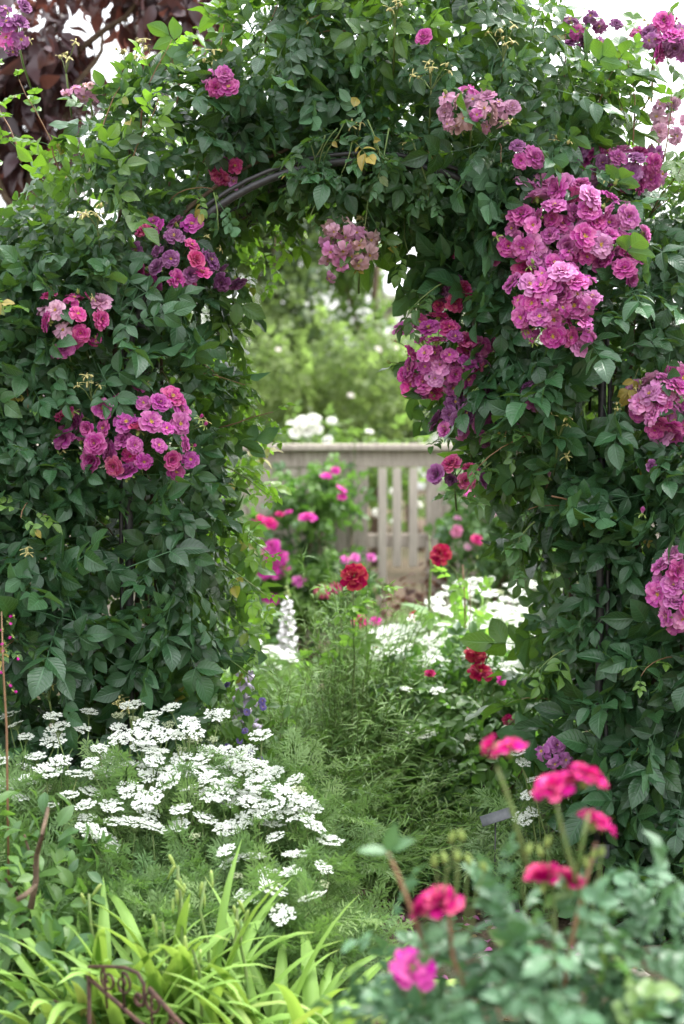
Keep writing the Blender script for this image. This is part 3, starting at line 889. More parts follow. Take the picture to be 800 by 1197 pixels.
    for i in pick:
        if d[i] < .02: continue
        shoot(m, ROSE, pos[i] , nn[i] * .8 + np.array([rg.normal() * .4, -.1, .45]), rg.uniform(.10, .24), rg, rg.uniform(.034, .055), 5, 1, .002, (0, .55), .8)
    m.build('young_growth', [M['rose_leaf'], M['red_stem'], M['stem']], root)
    m = MB()
    for (px, py, n_) in rimline:  # fresh rim leaves; along the inner edge their lime tint paints backlight
        K = n_; q = np.array([P(px - (24 if foot[0] < 0 and py > 300 else 0) + rg.normal() * 9, py + rg.normal() * 14, rg.uniform(.38, .80)) for _ in range(K)])
        sg = 1 if fx < 0 else -1
        dd = unit(np.array([sg * .55, -.1, -.45]) + rg.normal(size=(K, 3)) * .55)
        fill_leaves(m, ROSE, q, basis(dd, unit(np.array([sg * .35, -.3, .75]) + rg.normal(size=(K, 3)) * .4)), rg.uniform(.036, .058, K), rg.uniform(.2, 1, K), rg.uniform(.45, 1, K), rg)
    m.build('fresh_backlit_foliage', [M['rose_leaf']], root)
    for c, r, cnt, cols, kinds, size in clusters:
        make_cluster(root, vol, c, r, cnt, cols, kinds, size, rg, droop=(c[0] == 404))
    for (px, py, rx, ry, n) in hips:
        w = P(px, py, 0); dd, _ = vol.sd(np.array([[w[0], w[2]]]))
        Y = float(vol.front(np.array([[w[0], w[2]]]))[0]) - .05 if dd[0] > .03 else .1
        c = P(px, py, Y); sc = F_PX / (Y - CAM[1]); m = MB()
        hub = c + np.array([0, .03, -ry / sc - .03])
        ends = [c + np.array([rg.uniform(-1, 1) * rx / sc, rg.uniform(-.04, .03), rg.uniform(-1, 1) * ry / sc]) for _ in range(n)]
        m.tube([hub + np.array([0, .08, -.10]), hub + [0, .03, -.04], hub], .0026, 4)
        for e in ends: m.tube([hub, (hub + e) / 2 + [0, 0, .008], e], .0014, 3, cap=False)
        cl = m.build('spent_cluster', [M['stem']], root, at=c)
        for e in ends:
            place('rose_hip', BLOOM['hip'][int(rg.integers(3))], cl, e, bloom_frame(unit(e - hub) + rg.normal(size=3) * .3 + [0, 0, .4], rg), rg.uniform(.017, .026))
    return root

rs = np.random.default_rng(5)
LEFT_SHOOTS = [(70, 200, .0, -.3, 1, .25, 7, .05, .5), (25, 190, .1, -.2, 1, .30, 7, .05, .4), (110, 190, 0, .1, .9, .22, 6, .05, .6), (165, 150, .0, .1, 1, .24, 7, .05, .8), (150, 200, -.05, .3, .6, .2, 6, .055, .9), (205, 130, .1, .2, 1, .2, 6, .05, .6), (255, 80, .2, .1, 1, .2, 6, .05, .6), (310, 50, .2, .1, 1, .2, 6, .05, .5), (345, 40, .2, .2, 1, .25, 6, .055, .5), (390, 30, .2, 0, 1, .22, 6, .055, .4),
               (275, 385, .30, .7, -.5, .16, 6, .055, .8), (268, 440, .35, .8, -.3, .18, 6, .05, .9), (280, 500, .25, .9, .1, .16, 6, .05, .9), (285, 545, .2, .8, -.3, .16, 6, .05, .9), (285, 470, .5, .8, -.6, .2, 6, .055, .9), (285, 600, .15, .7, -.5, .17, 6, .055, .8), (285, 660, .1, .8, -.3, .16, 6, .055, .8), (280, 710, .2, .8, -.3, .15, 6, .05, .7), (270, 420, .55, .7, -.4, .2, 6, .055, .9), (300, 275, .6, .3, -.9, .16, 6, .05, .9), (265, 330, .2, .5, -.7, .14, 5, .055, .5), (275, 760, .1, .7, -.3, .15, 5, .05, .7), (0, 260, .1, -.2, 1, .25, 6, .05, .3)]
RIGHT_SHOOTS = [(430, 5, .1, 0, 1, .2, 6, .055, .5), (480, 0, .1, .1, 1, .2, 6, .055, .5), (530, 5, .2, 0, 1, .22, 6, .055, .4), (575, 30, .1, .2, 1, .28, 7, .055, .4), (620, 50, .1, .2, 1, .26, 7, .06, .4), (660, 90, .05, .2, 1, .24, 7, .06, .2), (700, 120, 0, .1, 1, .22, 6, .06, .2), (740, 170, 0, .05, 1, .24, 6, .055, .5), (775, 190, 0, .1, 1, .2, 6, .06, .3), (760, 110, .05, .1, 1, .16, 4, .065, .2),
                (400, 205, -.02, -.5, -.6, .16, 5, .055, .1), (430, 235, .0, -.1, -1, .15, 5, .055, .3), (470, 235, .1, .1, -1, .16, 5, .055, .5),  (520, 330, .0, -.6, -.3, .15, 5, .055, .2), (625, 610, -.05, -.7, -.4, .12, 5, .055, .15), (660, 760, -.05, -.7, -.3, .10, 4, .06, .3), (645, 580, -.12, 1, .1, .28, 6, .035, .4), (575, 540, 0, -.6, -.6, .15, 5, .055, .3), (390, 190, .02, -.3, -1, .10, 4, .06, .0), (405, 140, -.10, -.4, -.7, .13, 6, .05, .05), (430, 140, -.12, .1, -1, .16, 7, .05, .05), (455, 150, -.12, -.3, -1, .14, 7, .05, .05), (480, 155, -.11, .3, -1, .15, 7, .05, .1), (508, 170, -.09, .1, -1, .14, 6, .05, .1), (395, 150, -.08, -.7, -.5, .12, 6, .05, .05), (250, 225, -.04, .2, -.6, .10, 5, .045, .1), (345, 172, -.07, -.2, -.5, .10, 4, .05, .1), (362, 165, -.08, .3, -.7, .10, 5, .05, .05), (380, 158, -.09, -.2, -.8, .11, 6, .05, .05), (415, 160, -.11, -.2, -.6, .10, 5, .05, .05), (380, 178, -.03, -.6, -.5, .12, 4, .07, .0)]
climbing_rose('climbing rose with magenta clusters covering the arch side near the daylily', LEFT_POLY, LEFT_CL, LEFT_HIPS, 21, 5400, (-0.68, .3, 0), LEFT_SHOOTS, [(262, 330, 5), (274, 370, 8), (280, 410, 8), (276, 450, 9), (274, 490, 10), (286, 530, 10), (290, 570, 9), (284, 620, 9), (286, 665, 9), (280, 710, 8), (272, 755, 6), (305, 545, 3), (250, 380, 4), (235, 470, 4), (330, 265, 6), (310, 262, 5), (296, 290, 5), (180, 150, 10), (140, 180, 9), (100, 205, 9), (60, 235, 7), (230, 110, 8), (300, 60, 6)])
climbing_rose('climbing rose thick with lilac and mauve clusters beside the dark post', RIGHT_POLY, RIGHT_CL, RIGHT_HIPS, 34, 5000, (0.82, .3, 0), RIGHT_SHOOTS, [ (640, 600, 3), (655, 720, 3), (440, 20, 8), (500, 20, 8), (560, 40, 8), (620, 80, 7), (690, 130, 6), (760, 220, 6), (780, 280, 6), (790, 380, 5), (700, 90, 5)])


# ---------------------------------------------------------------- generic shrubs and trees
def blob_points(rg, blobs, n, shell=.45, rough=.25, seed=0.0, zmin=0.02):
    """points through union of ellipsoids, denser near the skin; returns pos, outward normal"""
    c = np.array([b[0] for b in blobs], float); r = np.array([b[1] for b in blobs], float)
    wgt = (r[:, 0] * r[:, 2] + r[:, 1] * r[:, 2]); k = rg.choice(len(blobs), n, p=wgt / wgt.sum())
    d = unit(rg.normal(size=(n, 3)))
    s = 1 - shell * np.abs(rg.normal(size=n)) * .8
    s = np.clip(s, 0.15, 1)
    h = 1 + rough * np.array([mnoise.noise(Vector(tuple(v * 2.3 + seed + kk * 3.1))) for v, kk in zip(d, k)])
    p = c[k] + d * r[k] * (s * h)[:, None]
    nn = unit(d / r[k])
    ok = p[:, 2] > zmin
    return p[ok], nn[ok]

def shrub(name, label, cat, at, blobs, n, tpls, mat, rg, size, tn=(0, .4), group=None, stems=6, stem_mat='bark', stem_r=.008, up=.5, down=.3, shell=.45, rough=.3, clump=2.0, leafname='foliage', thin=None, blooms=None):
    root = thing(name, at, label, cat, group)
    pos, nn = blob_points(rg, blobs, n, shell, rough, rg.uniform(0, 50))
    if thin:
        ok = nz(pos, thin[0], rg.uniform(0, 40)) > thin[1]
        pos, nn = pos[ok], nn[ok]
    mb = MB()
    cl = np.clip(.5 + nz(pos, clump, rg.uniform(0, 40)) * .9, 0, 1)
    tnv = np.clip(rg.uniform(tn[0], tn[1], len(pos)) + .5 * (tn[1] - tn[0]) * (nz(pos, clump * 1.4, 7.7) > .1), 0, 1)
    fill_leaves(mb, tpls, pos, orient(nn, rg, up, down, .55), size * rg.uniform(.65, 1.25, len(pos)), np.clip(cl * .6 + rg.uniform(0, .4, len(pos)), 0, 1), tnv, rg)
    mb.build(leafname, [M[mat]], root)
    for i in range(stems):
        b = blobs[int(rg.integers(len(blobs)))]
        tgt = np.array(b[0]) + np.array(b[1]) * rg.uniform(-.5, .5, 3) + [0, 0, b[1][2] * .3]
        m = MB(); m.tube(wander(np.asarray(at, float) + [rg.uniform(-.06, .06), rg.uniform(-.06, .06), -.03], tgt, 9, rg, .015), np.linspace(stem_r, stem_r * .35, 9), 5)
        m.build('stem', [M[stem_mat]], root)
    return root

def put_bloom(root, px, py, Y, size, col, kind, rg, n=None, solid=True, jit=.25):
    lib = BLOOM_S if solid else BLOOM
    p = P(px, py, Y)
    n = np.array(n if n is not None else (0, -.6, .7)) + rg.normal(size=3) * jit
    name = 'rose_bud' if kind in ('bud', 'greenbud') else 'rose_bloom'
    return place(name, lib[kind][int(rg.integers(len(lib[kind])))], root, p, bloom_frame(n, rg), size, np.array(col) * rg.uniform(.9, 1.1)), p

def stem_to(root, a, b, rg, r=.003, name='stem', mat='stem', amp=.008, sag=0, n=8):
    m = MB(); m.tube(wander(a, b, n, rg, amp, sag), np.linspace(r, r * .6, n), 5); return m.build(name, [M[mat]], root)

# ---------------------------------------------------------------- white lace flowers
def umbel_mesh(seed, ripe=0.0):
    rg = np.random.default_rng(seed + 77); mb = MB()
    def floret(c, ax, s, big=None):
        c = np.asarray(c)
        for k in range(5):
            a = k * 2 * PI / 5 + rg.uniform(-.2, .2)
            L = s * (1.0 if big is None else (1.0 + .8 * max(0, math.cos(a - big)) ** 2))
            d = np.array([math.cos(a), math.sin(a), rg.uniform(-.15, .35)]); t = np.array([-math.sin(a), math.cos(a), 0])
            w = L * .56
            v = [c, c + d * L * .6 + t * w, c + d * L + t * w * .5 + [0, 0, -.02 * L], c + d * L * .86, c + d * L - t * w * .5, c + d * L * .6 - t * w]
            mb.add(v, [(0, 1, 2, 3), (0, 3, 4, 5)], None, [(.3, .6, rg.uniform(.3, 1))] * 6, 0, 0)
        v = c + s * .36 * np.array([(1, 0, .3), (-.5, .87, .3), (-.5, -.87, .3), (0, 0, .9)])
        mb.add(v, None, [(0, 1, 3), (1, 2, 3), (2, 0, 3)], None, 0, 1)
    for i in range(17):
        if i < 10: a = i * 2 * PI / 10 + rg.uniform(-.2, .2); r = rg.uniform(.60, .80)
        else: a = i * 2.4; r = rg.uniform(.08, .45)
        hub = np.array([r * math.cos(a), r * math.sin(a), .20 * (1 - r * r) + rg.uniform(-.06, .06)])
        mb.tube([(0, 0, -.6), hub * [.55, .55, 1] + [0, 0, -.32], hub + [0, 0, -.03]], .014, 3, mi=2, cap=False)
        for j in range(13):
            b = rg.uniform(0, 2 * PI); q = .23 * math.sqrt(rg.uniform(0, 1))
            p = hub + [q * math.cos(b), q * math.sin(b), rg.uniform(-.03, .06)]
            outer = (p[0] * math.cos(a) + p[1] * math.sin(a)) > r + .03 and i < 10
            floret(p, None, rg.uniform(.058, .085), a if outer else None)
    return mb.mesh('lace_umbel', [M['petal_white'], M['umbel_mid'], M['stem']])
def green_umbel_mesh(seed):
    rg = np.random.default_rng(seed + 177); mb = MB()
    for i in range(12):
        a = i * 2.4; r = .8 * math.sqrt(i / 12)
        hub = np.array([r * math.cos(a), r * math.sin(a), .12 * (1 - r)])
        mb.tube([(0, 0, -.6), hub * [.6, .6, 1] + [0, 0, -.3], hub], .018, 3, mi=0, cap=False)
        for j in range(12):
            p = hub + rg.normal(size=3) * [.1, .1, .05]; s = rg.uniform(.035, .06)
            mb.add(p + s * np.array([(1, 0, 0), (-1, 0, 0), (0, 1, 0), (0, -1, 0), (0, 0, 1.2), (0, 0, -1.0)]), None, [(0, 2, 4), (2, 1, 4), (1, 3, 4), (3, 0, 4), (2, 0, 5), (1, 2, 5), (3, 1, 5), (0, 3, 5)], None, 0, 1)
    return mb.mesh('young_umbel', [M['stem'], M['umbel_mid']])
UMB = [umbel_mesh(i) for i in range(6)]
GUMB = [green_umbel_mesh(i) for i in range(2)]

def lace_plant(label, foot, heads, rg, size, fronds, fr_blobs, group, fsize=.16, green=.08):
    root = thing('lace_flower', foot, label, 'lace flower', group)
    pos, nn = blob_points(rg, fr_blobs, fronds, .6, .3, rg.uniform(0, 9))
    mb = MB()
    up = np.zeros_like(pos); up[:, 2] = 1
    d = unit(nn * .6 + [0, 0, .35] + rg.normal(size=pos.shape) * .5)
    fill_leaves(mb, FROND, pos - d * fsize * .4, basis(d, unit(nn * .4 + up + rg.normal(size=pos.shape) * .4)), fsize * rg.uniform(.7, 1.2, len(pos)), rg.uniform(0, 1, len(pos)), rg.uniform(0, .45, len(pos)), rg)
    mb.build('foliage', [M['fern_leaf']], root)
    st = MB()
    for (p) in heads:
        n = unit(np.array([rg.normal() * .22, -.28 + rg.normal() * .16, 1.0]))
        f = np.asarray(foot) + [rg.uniform(-.12, .12), rg.uniform(-.1, .1), 0]
        mid = f + (p - f) * .55 + [rg.normal() * .02, rg.normal() * .02, .02]
        s = size * rg.uniform(.72, 1.2)
        b = p - n * s * .55
        st.tube([f, (f + mid) / 2 + rg.normal(size=3) * .012, mid, (mid + b) / 2 + (p - mid) * [0, 0, .12], b], [.0026, .0024, .002, .0017, .0015], 4, rand=.5)
        g = rg.uniform() < green
        if g: s *= .75
        lib = GUMB if g else UMB
        place('young_umbel' if g else 'flower_umbel', lib[int(rg.integers(len(lib)))], root, p, bloom_frame(n, rg), s)
    st.build('stem', [M['stem']], root)
    return root

rg = np.random.default_rng(202)
def poly_in(pt, poly):
    x, y = pt; c = False
    for i in range(len(poly)):
        (x1, y1), (x2, y2) = poly[i], poly[i - 1]
        if (y1 > y) != (y2 > y) and x < (x2 - x1) * (y - y1) / (y2 - y1) + x1: c = not c
    return c
REG = [(-20, 838), (95, 835), (150, 826), (210, 832), (275, 868), (330, 905), (385, 940), (392, 1022), (345, 1075), (300, 1060), (250, 985), (190, 975), (120, 985), (60, 945), (-20, 930)]
DENSE = [(150, 830), (215, 840), (285, 880), (345, 905), (368, 945), (320, 965), (240, 935), (170, 905)]
heads = []
fixed = [(105, 833), (155, 825), (200, 828), (18, 848), (62, 838), (30, 897), (8, 838), (90, 905), (152, 924), (210, 965), (124, 985), (182, 968), (292, 1002), (378, 1015), (330, 1070), (318, 1040), (290, 1050), (346, 912), (368, 945), (320, 905), (240, 958), (255, 837), (340, 1020), (305, 860), (345, 1000)]
for f in fixed: heads.append(f)
tries = 0
while len(heads) < 118 and tries < 6000:
    tries += 1
    q = (rg.uniform(-20, 395), rg.uniform(822, 1080))
    if poly_in(q, REG) and (poly_in(q, DENSE) or rg.uniform() < (.12 if q[0] > 280 and q[1] > 965 else .34)):
        if all((q[0] - h[0]) ** 2 + ((q[1] - h[1]) * 1.9) ** 2 > (18 if poly_in(q, DENSE) else 24) ** 2 for h in heads): heads.append(q)
LACE = [('lace flower with a few white umbels among glossy broad leaves', -0.72, (-60, 100)), ('lace flower with cream and white umbels above the upright daylily', -0.50, (100, 200)), ('lace flower with the densest crowd of white umbels', -0.30, (200, 295)), ('lace flower whose white umbels lean over the path', -0.10, (295, 420))]
for lab, fx, (a, b) in LACE:
    hh = []
    for (x, y) in heads:
        if a <= x < b:
            Y = -0.22 - 0.62 * np.clip((y - 830) / 245, 0, 1) + rg.uniform(-.05, .05)
            hh.append(P(x, y, Y))
    hm = np.mean(hh, axis=0)
    foot = (fx, -0.52, 0)
    lace_plant(lab, foot, hh, rg, .032, 620, [((hm[0], -0.52, .20), (.20, .30, .24)), ((hm[0], -0.36, .36), (.19, .18, .20)), ((hm[0] + .03, -.74, .2), (.17, .16, .19))], 'white lace flowers beside the daylily', fsize=.11)

# second drift of lace flowers beyond the arch
REG2 = [(428, 770), (440, 742), (500, 715), (515, 690), (540, 680), (600, 676), (650, 690), (650, 760), (600, 790), (520, 775)]
heads2 = []
tries = 0
while len(heads2) < 100 and tries < 9000:
    tries += 1
    q = (rg.uniform(420, 655), rg.uniform(672, 800))
    if poly_in(q, REG2) and all((q[0] - h[0]) ** 2 + ((q[1] - h[1]) * 1.6) ** 2 > 12.5 ** 2 for h in heads2): heads2.append(q)
for lab, (a, b) in (('lace flower beyond the arch, low and dense behind the dark red rose', (400, 505)), ('lace flower beyond the arch, tallest, around the tall red rose cane', (505, 575)), ('lace flower beyond the arch, half hidden by the lilac rose', (575, 660))):
    hh = [P(x, y, 2.5 - 1.5 * np.clip((y - 675) / 110, 0, 1) + rg.uniform(-.08, .08)) for x, y in heads2 if a <= x < b]
    hm = np.mean(hh, axis=0)
    lace_plant(lab, (hm[0], 1.7, 0), hh, rg, .038, 360, [((hm[0], 1.7, .22), (.24, .7, .24)), ((hm[0], 2.2, .34), (.24, .4, .20))], 'white lace flowers beyond the arch', fsize=.15, green=.05)
hh = [P(x, y, 1.9 + rg.uniform(-.1, .1)) for x, y in ((268, 752), (282, 756), (300, 752), (315, 757), (308, 764), (325, 765), (296, 770), (276, 775), (340, 770), (318, 780))]
lace_plant('small lace flower beside the white foxglove spire', (P(300, 800, 1.9)[0], 1.9, 0), hh, rg, .036, 160, [((P(300, 800, 1.9)[0], 1.9, .2), (.22, .2, .22))], 'white lace flowers beyond the arch', fsize=.14, green=0)
# lone heads
hh = [P(x, y, .75) for x, y in ((523, 892), (500, 858), (487, 857), (548, 862), (475, 806), (512, 808))]
lace_plant('lone lace flower with sparse white heads rising through linear foliage', (.30, .9, 0), hh, rg, .030, 40, [((.3, .9, .2), (.12, .1, .15))], None, green=0)
hh = [P(x, y, .1) for x, y in ((612, 892), (622, 950), (616, 930), (624, 912), (606, 880), (610, 958))]
lace_plant('lone lace flower with small white heads by the grey plant label', (.52, .12, 0), hh, rg, .026, 30, [((.52, .12, .2), (.1, .1, .15))], None, green=0)

# ---------------------------------------------------------------- daylilies
def blade(mb, base, az, L, w, lean, curl, rg, tn, rand):
    n = 12
    d = np.array([math.sin(az), -math.cos(az), 0]); p = np.asarray(base, float); ang = lean
    side = np.array([math.cos(az), math.sin(az), 0]); tw = rg.uniform(-.5, .5)
    V, lf = [], []
    for i in range(n):
        t = i / (n - 1)
        ww = w * (1 - .35 * t) * (1 - t ** 5) * (0.75 + .25 * min(1, t * 4)) + .0006
        dirv = d * math.sin(ang) + np.array([0, 0, math.cos(ang)])
        nr = np.cross(side, dirv); s2 = side * math.cos(tw * t) + nr * math.sin(tw * t); n2 = np.cross(s2, dirv)
        fold = .35 * (1 - t * .6)
        V += [p - s2 * ww * .5 + n2 * ww * fold, p - s2 * ww * .24 + n2 * ww * fold * .35, p, p + s2 * ww * .24 + n2 * ww * fold * .35, p + s2 * ww * .5 + n2 * ww * fold]
        lf += [(-1, t), (-.5, t), (0, t), (.5, t), (1, t)]
        p = p + dirv * L / (n - 1)
        ang = ang + curl * (0.35 + 1.6 * t * t) / (n - 1)
    q = [(i * 5 + j, i * 5 + j + 1, i * 5 + j + 6, i * 5 + j + 5) for i in range(n - 1) for j in range(4)]
    a = np.array(lf); mb.add(V, q, None, np.column_stack([a, np.full(len(a), rand)]), tn, 0)

def daylily(label, fans, nblade, rg, L, stalks, lean=(.05, .5)):
    c = np.mean(np.array(fans), axis=0)
    root = thing('daylily', (c[0], c[1], 0), label, 'daylily', 'lime green daylilies')
    mb = MB()
    for f in fans:
        for i in range(nblade):
            az = rg.uniform(-PI, PI)
            blade(mb, np.array(f) + [rg.uniform(-.02, .02), rg.uniform(-.02, .02), 0], az, L * rg.uniform(.65, 1.1), rg.uniform(.030, .045), rg.uniform(*lean), rg.uniform(.9, 3.1), rg, rg.uniform(0, .4), rg.uniform(0, .94) if rg.uniform() > .04 else 1.0)
    mb.build('foliage', [M['daylily']], root)
    for (px, py, Y, nb) in stalks:
        tip = P(px, py, Y); f = np.array(fans[int(rg.integers(len(fans)))])
        b = np.array([tip[0] * .75 + f[0] * .25, tip[1], 0.02])
        m = MB(); m.tube(wander(b, tip, 8, rg, .006), np.linspace(.005, .003, 8), 6)
        s = m.build('flower_stalk', [M['stem']], root)
        for k in range(nb):
            bp = tip + np.array([rg.uniform(-.018, .018), rg.uniform(-.015, .015), -.028 * k * .8])
            dv = unit(np.array([rg.normal() * .4, rg.normal() * .3, 1.0])); ln = rg.uniform(.018, .030)
            m = MB(); m.tube([bp - dv * .01, bp, bp + dv * ln * .5, bp + dv * ln * .9, bp + dv * ln], [.002, .003, .0042, .003, .0008], 6)
            m.build('bud', [M['bud']], s)
    return root
rg = np.random.default_rng(310)
g0 = lambda px, Y: (P(px, 900, Y)[0], Y, 0.0)
daylily('upright lime daylily with green flower buds behind the scrolled edging', [g0(115, -1.0), g0(155, -.95), g0(190, -1.0), g0(212, -.9), g0(150, -1.08), g0(85, -1.02), g0(235, -1.0)], 17, rg, .50, [(208, 1012, -.98, 5), (211, 1036, -.98, 4), (240, 1030, -.95, 3), (190, 1078, -1.0, 2), (278, 1062, -.95, 2), (104, 1045, -.98, 2)], (.03, .40))
daylily('arching lime daylily spilling towards the bare soil', [g0(280, -1.05), g0(310, -.98), g0(340, -1.0), g0(262, -1.12), g0(330, -1.12), g0(362, -1.05)], 19, rg, .45, [(282, 1075, -1.0, 2), (225, 1110, -1.1, 3)], (.12, .8))

# ---------------------------------------------------------------- scrolled edging
edg = thing('garden_edging', (P(180, 1150, -1.36)[0], -1.36, 0), 'low rusty scrolled iron edging in front of the daylily blades', 'garden edging')
A = P(104, 1130, -1.24); B = P(284, 1196, -1.50)
ax = unit(np.array([B[0] - A[0], B[1] - A[1], 0])); LEN = np.linalg.norm((B - A)[:2])
def epl(s, h): return np.array([A[0], A[1], 0]) + ax * s + np.array([0, 0, h])
def ebar(name, pts, r): m = MB(); m.tube([epl(s, h) for s, h in pts], r, 6); return m.build(name, [M['rust']], edg)
zt = A[2]; zb = 0.04
sl = (B[2] - A[2]) / LEN
def spiral(cx, cz, r0, turns, a0, sg):
    n = 26; out = []
    for i in range(n):
        t = i / (n - 1); a = a0 + sg * t * turns * 2 * PI; r = r0 * (1 - .80 * t); out.append((cx + r * math.cos(a), cz + r * math.sin(a)))
    return out
ebar('stake', [(0, -.05), (0, zt - .01)], .0042)
ebar('stake', [(LEN, -.05), (LEN, zt - .12)], .0042)
ebar('stake', [(.16, -.05), (.16, zt - .07)], .003)
ebar('lower_rail', [(-.005, zt - .02), (.08, zt - .05), (.18, zt - .085), (LEN, zt - .15)], .0042)
hh_ = [(0, zt)] + [(.05, zt + .012), (.10, zt + .022), (.135, zt + .02), (.152, zt + .003), (.152, zt - .02)]
ebar('top_rail', hh_ + spiral(.138, zt - .026, .016, 1.1, 0.2, -1), .0036)
ebar('top_rail', [(.165, zt - .0), (LEN * .8, zt - .085), (LEN + .02, zt - .17)], .0042)
for cx, cz, sg, a0 in ((.095, zt - .01, -1, 1.6), (.178, zt - .025, 1, 1.3), (.225, zt - .055, -1, 1.9), (.30, zt - .10, 1, 1.2), (.055, zt - .012, 1, 1.5)):
    ebar('scroll', [(cx - sg * .004, cz - .055)] + spiral(cx, cz, .023, 1.35, a0 + (0 if sg < 0 else PI * .2), sg), .0026)
for cx, cz in ((.04, .16), (.12, .15), (.20, .14), (.28, .12)):
    ebar('scroll', spiral(cx, cz, .035, 1.4, -1.2, 1) , .003)
ebar('bottom_rail', [(0, .08), (LEN, .08)], .0042)

# ---------------------------------------------------------------- linear-leaved shrubs in the middle
def linear_shrub(label, foot, nshoots, spread, height, rg, lean, mat='linear_leaf', leaf=.064, per=42, tn=(0, .36)):
    root = thing('linear_leaved_shrub', foot, label, 'shrub', 'linear leaved shrubs')
    mb = MB(); st = MB()
    for i in range(nshoots):
        if i % 14 == 0: ta, tr_, th_, tk = rg.uniform(0, 2 * PI), math.sqrt(rg.uniform(0, 1)), rg.uniform(.72, 1.08), rg.uniform(0, .55)
        a = ta + rg.normal() * .16; r = min(1.0, abs(tr_ + rg.normal() * .07))
        b = np.array(foot) + [r * math.cos(a) * spread[0] * .6, r * math.sin(a) * spread[1] * .6, 0]
        h = height * (1 - .55 * r * r) * th_ * rg.uniform(.7, 1.06)
        tip = b + [math.cos(a) * r * spread[0] * .55 + rg.normal() * .05 + lean[0], math.sin(a) * r * spread[1] * .5 + rg.normal() * .05 + lean[1], h]
        pts = wander(b, tip, 9, rg, .008); pts[-3:, 0] += (tip[0] - b[0]) * np.array([.05, .15, .3]); pts[-2:, 2] -= [.01, .035]
        st.tube(pts, np.linspace(.0022, .0009, 9), 3, cap=False, rand=.6)
        n = per; t = np.sort(rg.uniform(.22, 1, n)) * 8; k = np.clip(t.astype(int), 0, 7); fr = (t - k)[:, None]
        p = pts[k] * (1 - fr) + pts[k + 1] * fr; sd_ = unit(pts[k + 1] - pts[k])
        az = rg.uniform(0, 2 * PI, n); o = np.stack([np.cos(az), np.sin(az), np.zeros(n)], 1)
        d = unit(o + sd_ * rg.uniform(.3, 1.1, n)[:, None] + [0, 0, -.15])
        fill_leaves(mb, NARROW, p, basis(d, unit(sd_ + rg.normal(size=(n, 3)) * .3)), leaf * rg.uniform(.6, 1.25, n) * (1.1 - .35 * t / 8), np.clip(tk + rg.uniform(0, .45, n), 0, 1), rg.uniform(tn[0], tn[1], n), rg)
    mb.build('foliage', [M[mat]], root); st.build('stem', [M['stem']], root)
    return root
rg = np.random.default_rng(410)
c = P(400, 900, .75)
linear_shrub('tall airy shrub of thin grey green leaves below the dark red rose', (c[0] - .01, .90, 0), 340, (.33, .30), 1.0, rg, (.0, -.02))
c = P(330, 900, .45)
linear_shrub('medium airy shrub of thin leaves beside the white lace umbels', (c[0], .50, 0), 150, (.28, .26), .66, rg, (.03, -.05))
c = P(450, 980, .25)
linear_shrub('low pale mound of thin leaves spilling on the soil edge', (c[0], .42, 0), 150, (.48, .34), .40, rg, (.02, -.08), leaf=.06, tn=(0, .5))
c = P(545, 980, .25)
linear_shrub('low dark mound of thin leaves around the grey plant label', (c[0], .55, 0), 110, (.36, .3), .40, rg, (.0, -.06), mat='dark_leaf', leaf=.055, tn=(0, .35))

# ---------------------------------------------------------------- red roses in the middle bed
rg = np.random.default_rng(510)
c = P(560, 850, .95)
red = shrub('rose_bush', 'bushy red rose with dark leaves and two velvety red blooms', 'rose bush', (c[0], 1.0, 0),
            [((c[0], 1.05, .32), (.30, .26, .30)), ((c[0] + .02, .72, .28), (.20, .18, .24)), ((c[0] + .12, 1.1, .45), (.22, .24, .18)), ((c[0] - .12, .95, .42), (.18, .2, .2))], 620, ROSE, 'dark_leaf', rg, .05, (0, .35), 'red roses beyond the arch', 6)
for px, py, s, k, col in ((556, 766, .040, 'full', RED[1]), (562, 786, .044, 'open', RED[0]), (573, 757, .024, 'bud', PINK[0])):
    _, p = put_bloom(red, px, py, .62, s, col, k, rg); stem_to(red, p, (c[0] + rg.uniform(-.05, .05), 1.0, .4), rg)
for px, py, s, col in ((503, 789, .022, HOT[2]), (595, 843, .024, HOT[2]), (585, 797, .022, PINK[0])):
    _, p = put_bloom(red, px, py, .85, s, col, 'cup', rg); stem_to(red, p, (c[0], 1.0, .4), rg)
c = P(412, 800, .72)
r2 = shrub('rose_bush', 'slender rose cane topped by one round dark red bloom', 'rose bush', (c[0] - .02, .72, 0), [((c[0] - .03, .72, .72), (.08, .07, .10))], 16, ROSE, 'broad_leaf', rg, .04, (.3, .9), 'red roses beyond the arch', 1, 'stem', .004)
_, p = put_bloom(r2, 414, 674, .72, .049, RED[0], 'full', rg, (0, -.9, .45), jit=.1); stem_to(r2, (c[0] - .02, .72, 0), p, rg, .0045, 'cane', 'stem')
_, p2 = put_bloom(r2, 398, 668, .74, .016, RED[0], 'greenbud', rg, (0, 0, 1)); stem_to(r2, p2, p + [-.01, 0, -.12], rg, .002)
m = MB(); fill_leaves(m, ROSE, np.array([P(x, y, .72) for x, y in ((396, 690), (430, 688), (420, 700), (405, 705))]), basis(np.array([[-.7, -.2, .3], [.8, -.2, .2], [.3, -.7, .1], [-.3, -.5, -.3]]), np.array([[0, -.3, 1]] * 4, float)), .035, .5, .9, rg); m.build('foliage', [M['broad_leaf']], r2)
c = P(540, 800, 1.3)
r3 = shrub('rose_bush', 'tall rose cane with a ruffled red bloom and yellowish top leaves', 'rose bush', (c[0] - .02, 1.3, 0), [((c[0], 1.3, .78), (.08, .08, .10)), ((c[0], 1.3, .62), (.14, .1, .1))], 26, ROSE, 'broad_leaf', rg, .042, (.5, 1), 'red roses beyond the arch', 1, 'red_stem', .004)
_, p = put_bloom(r3, 516, 648, 1.3, .046, RED[2], 'full', rg, (-.4, -.8, .3), jit=.1)
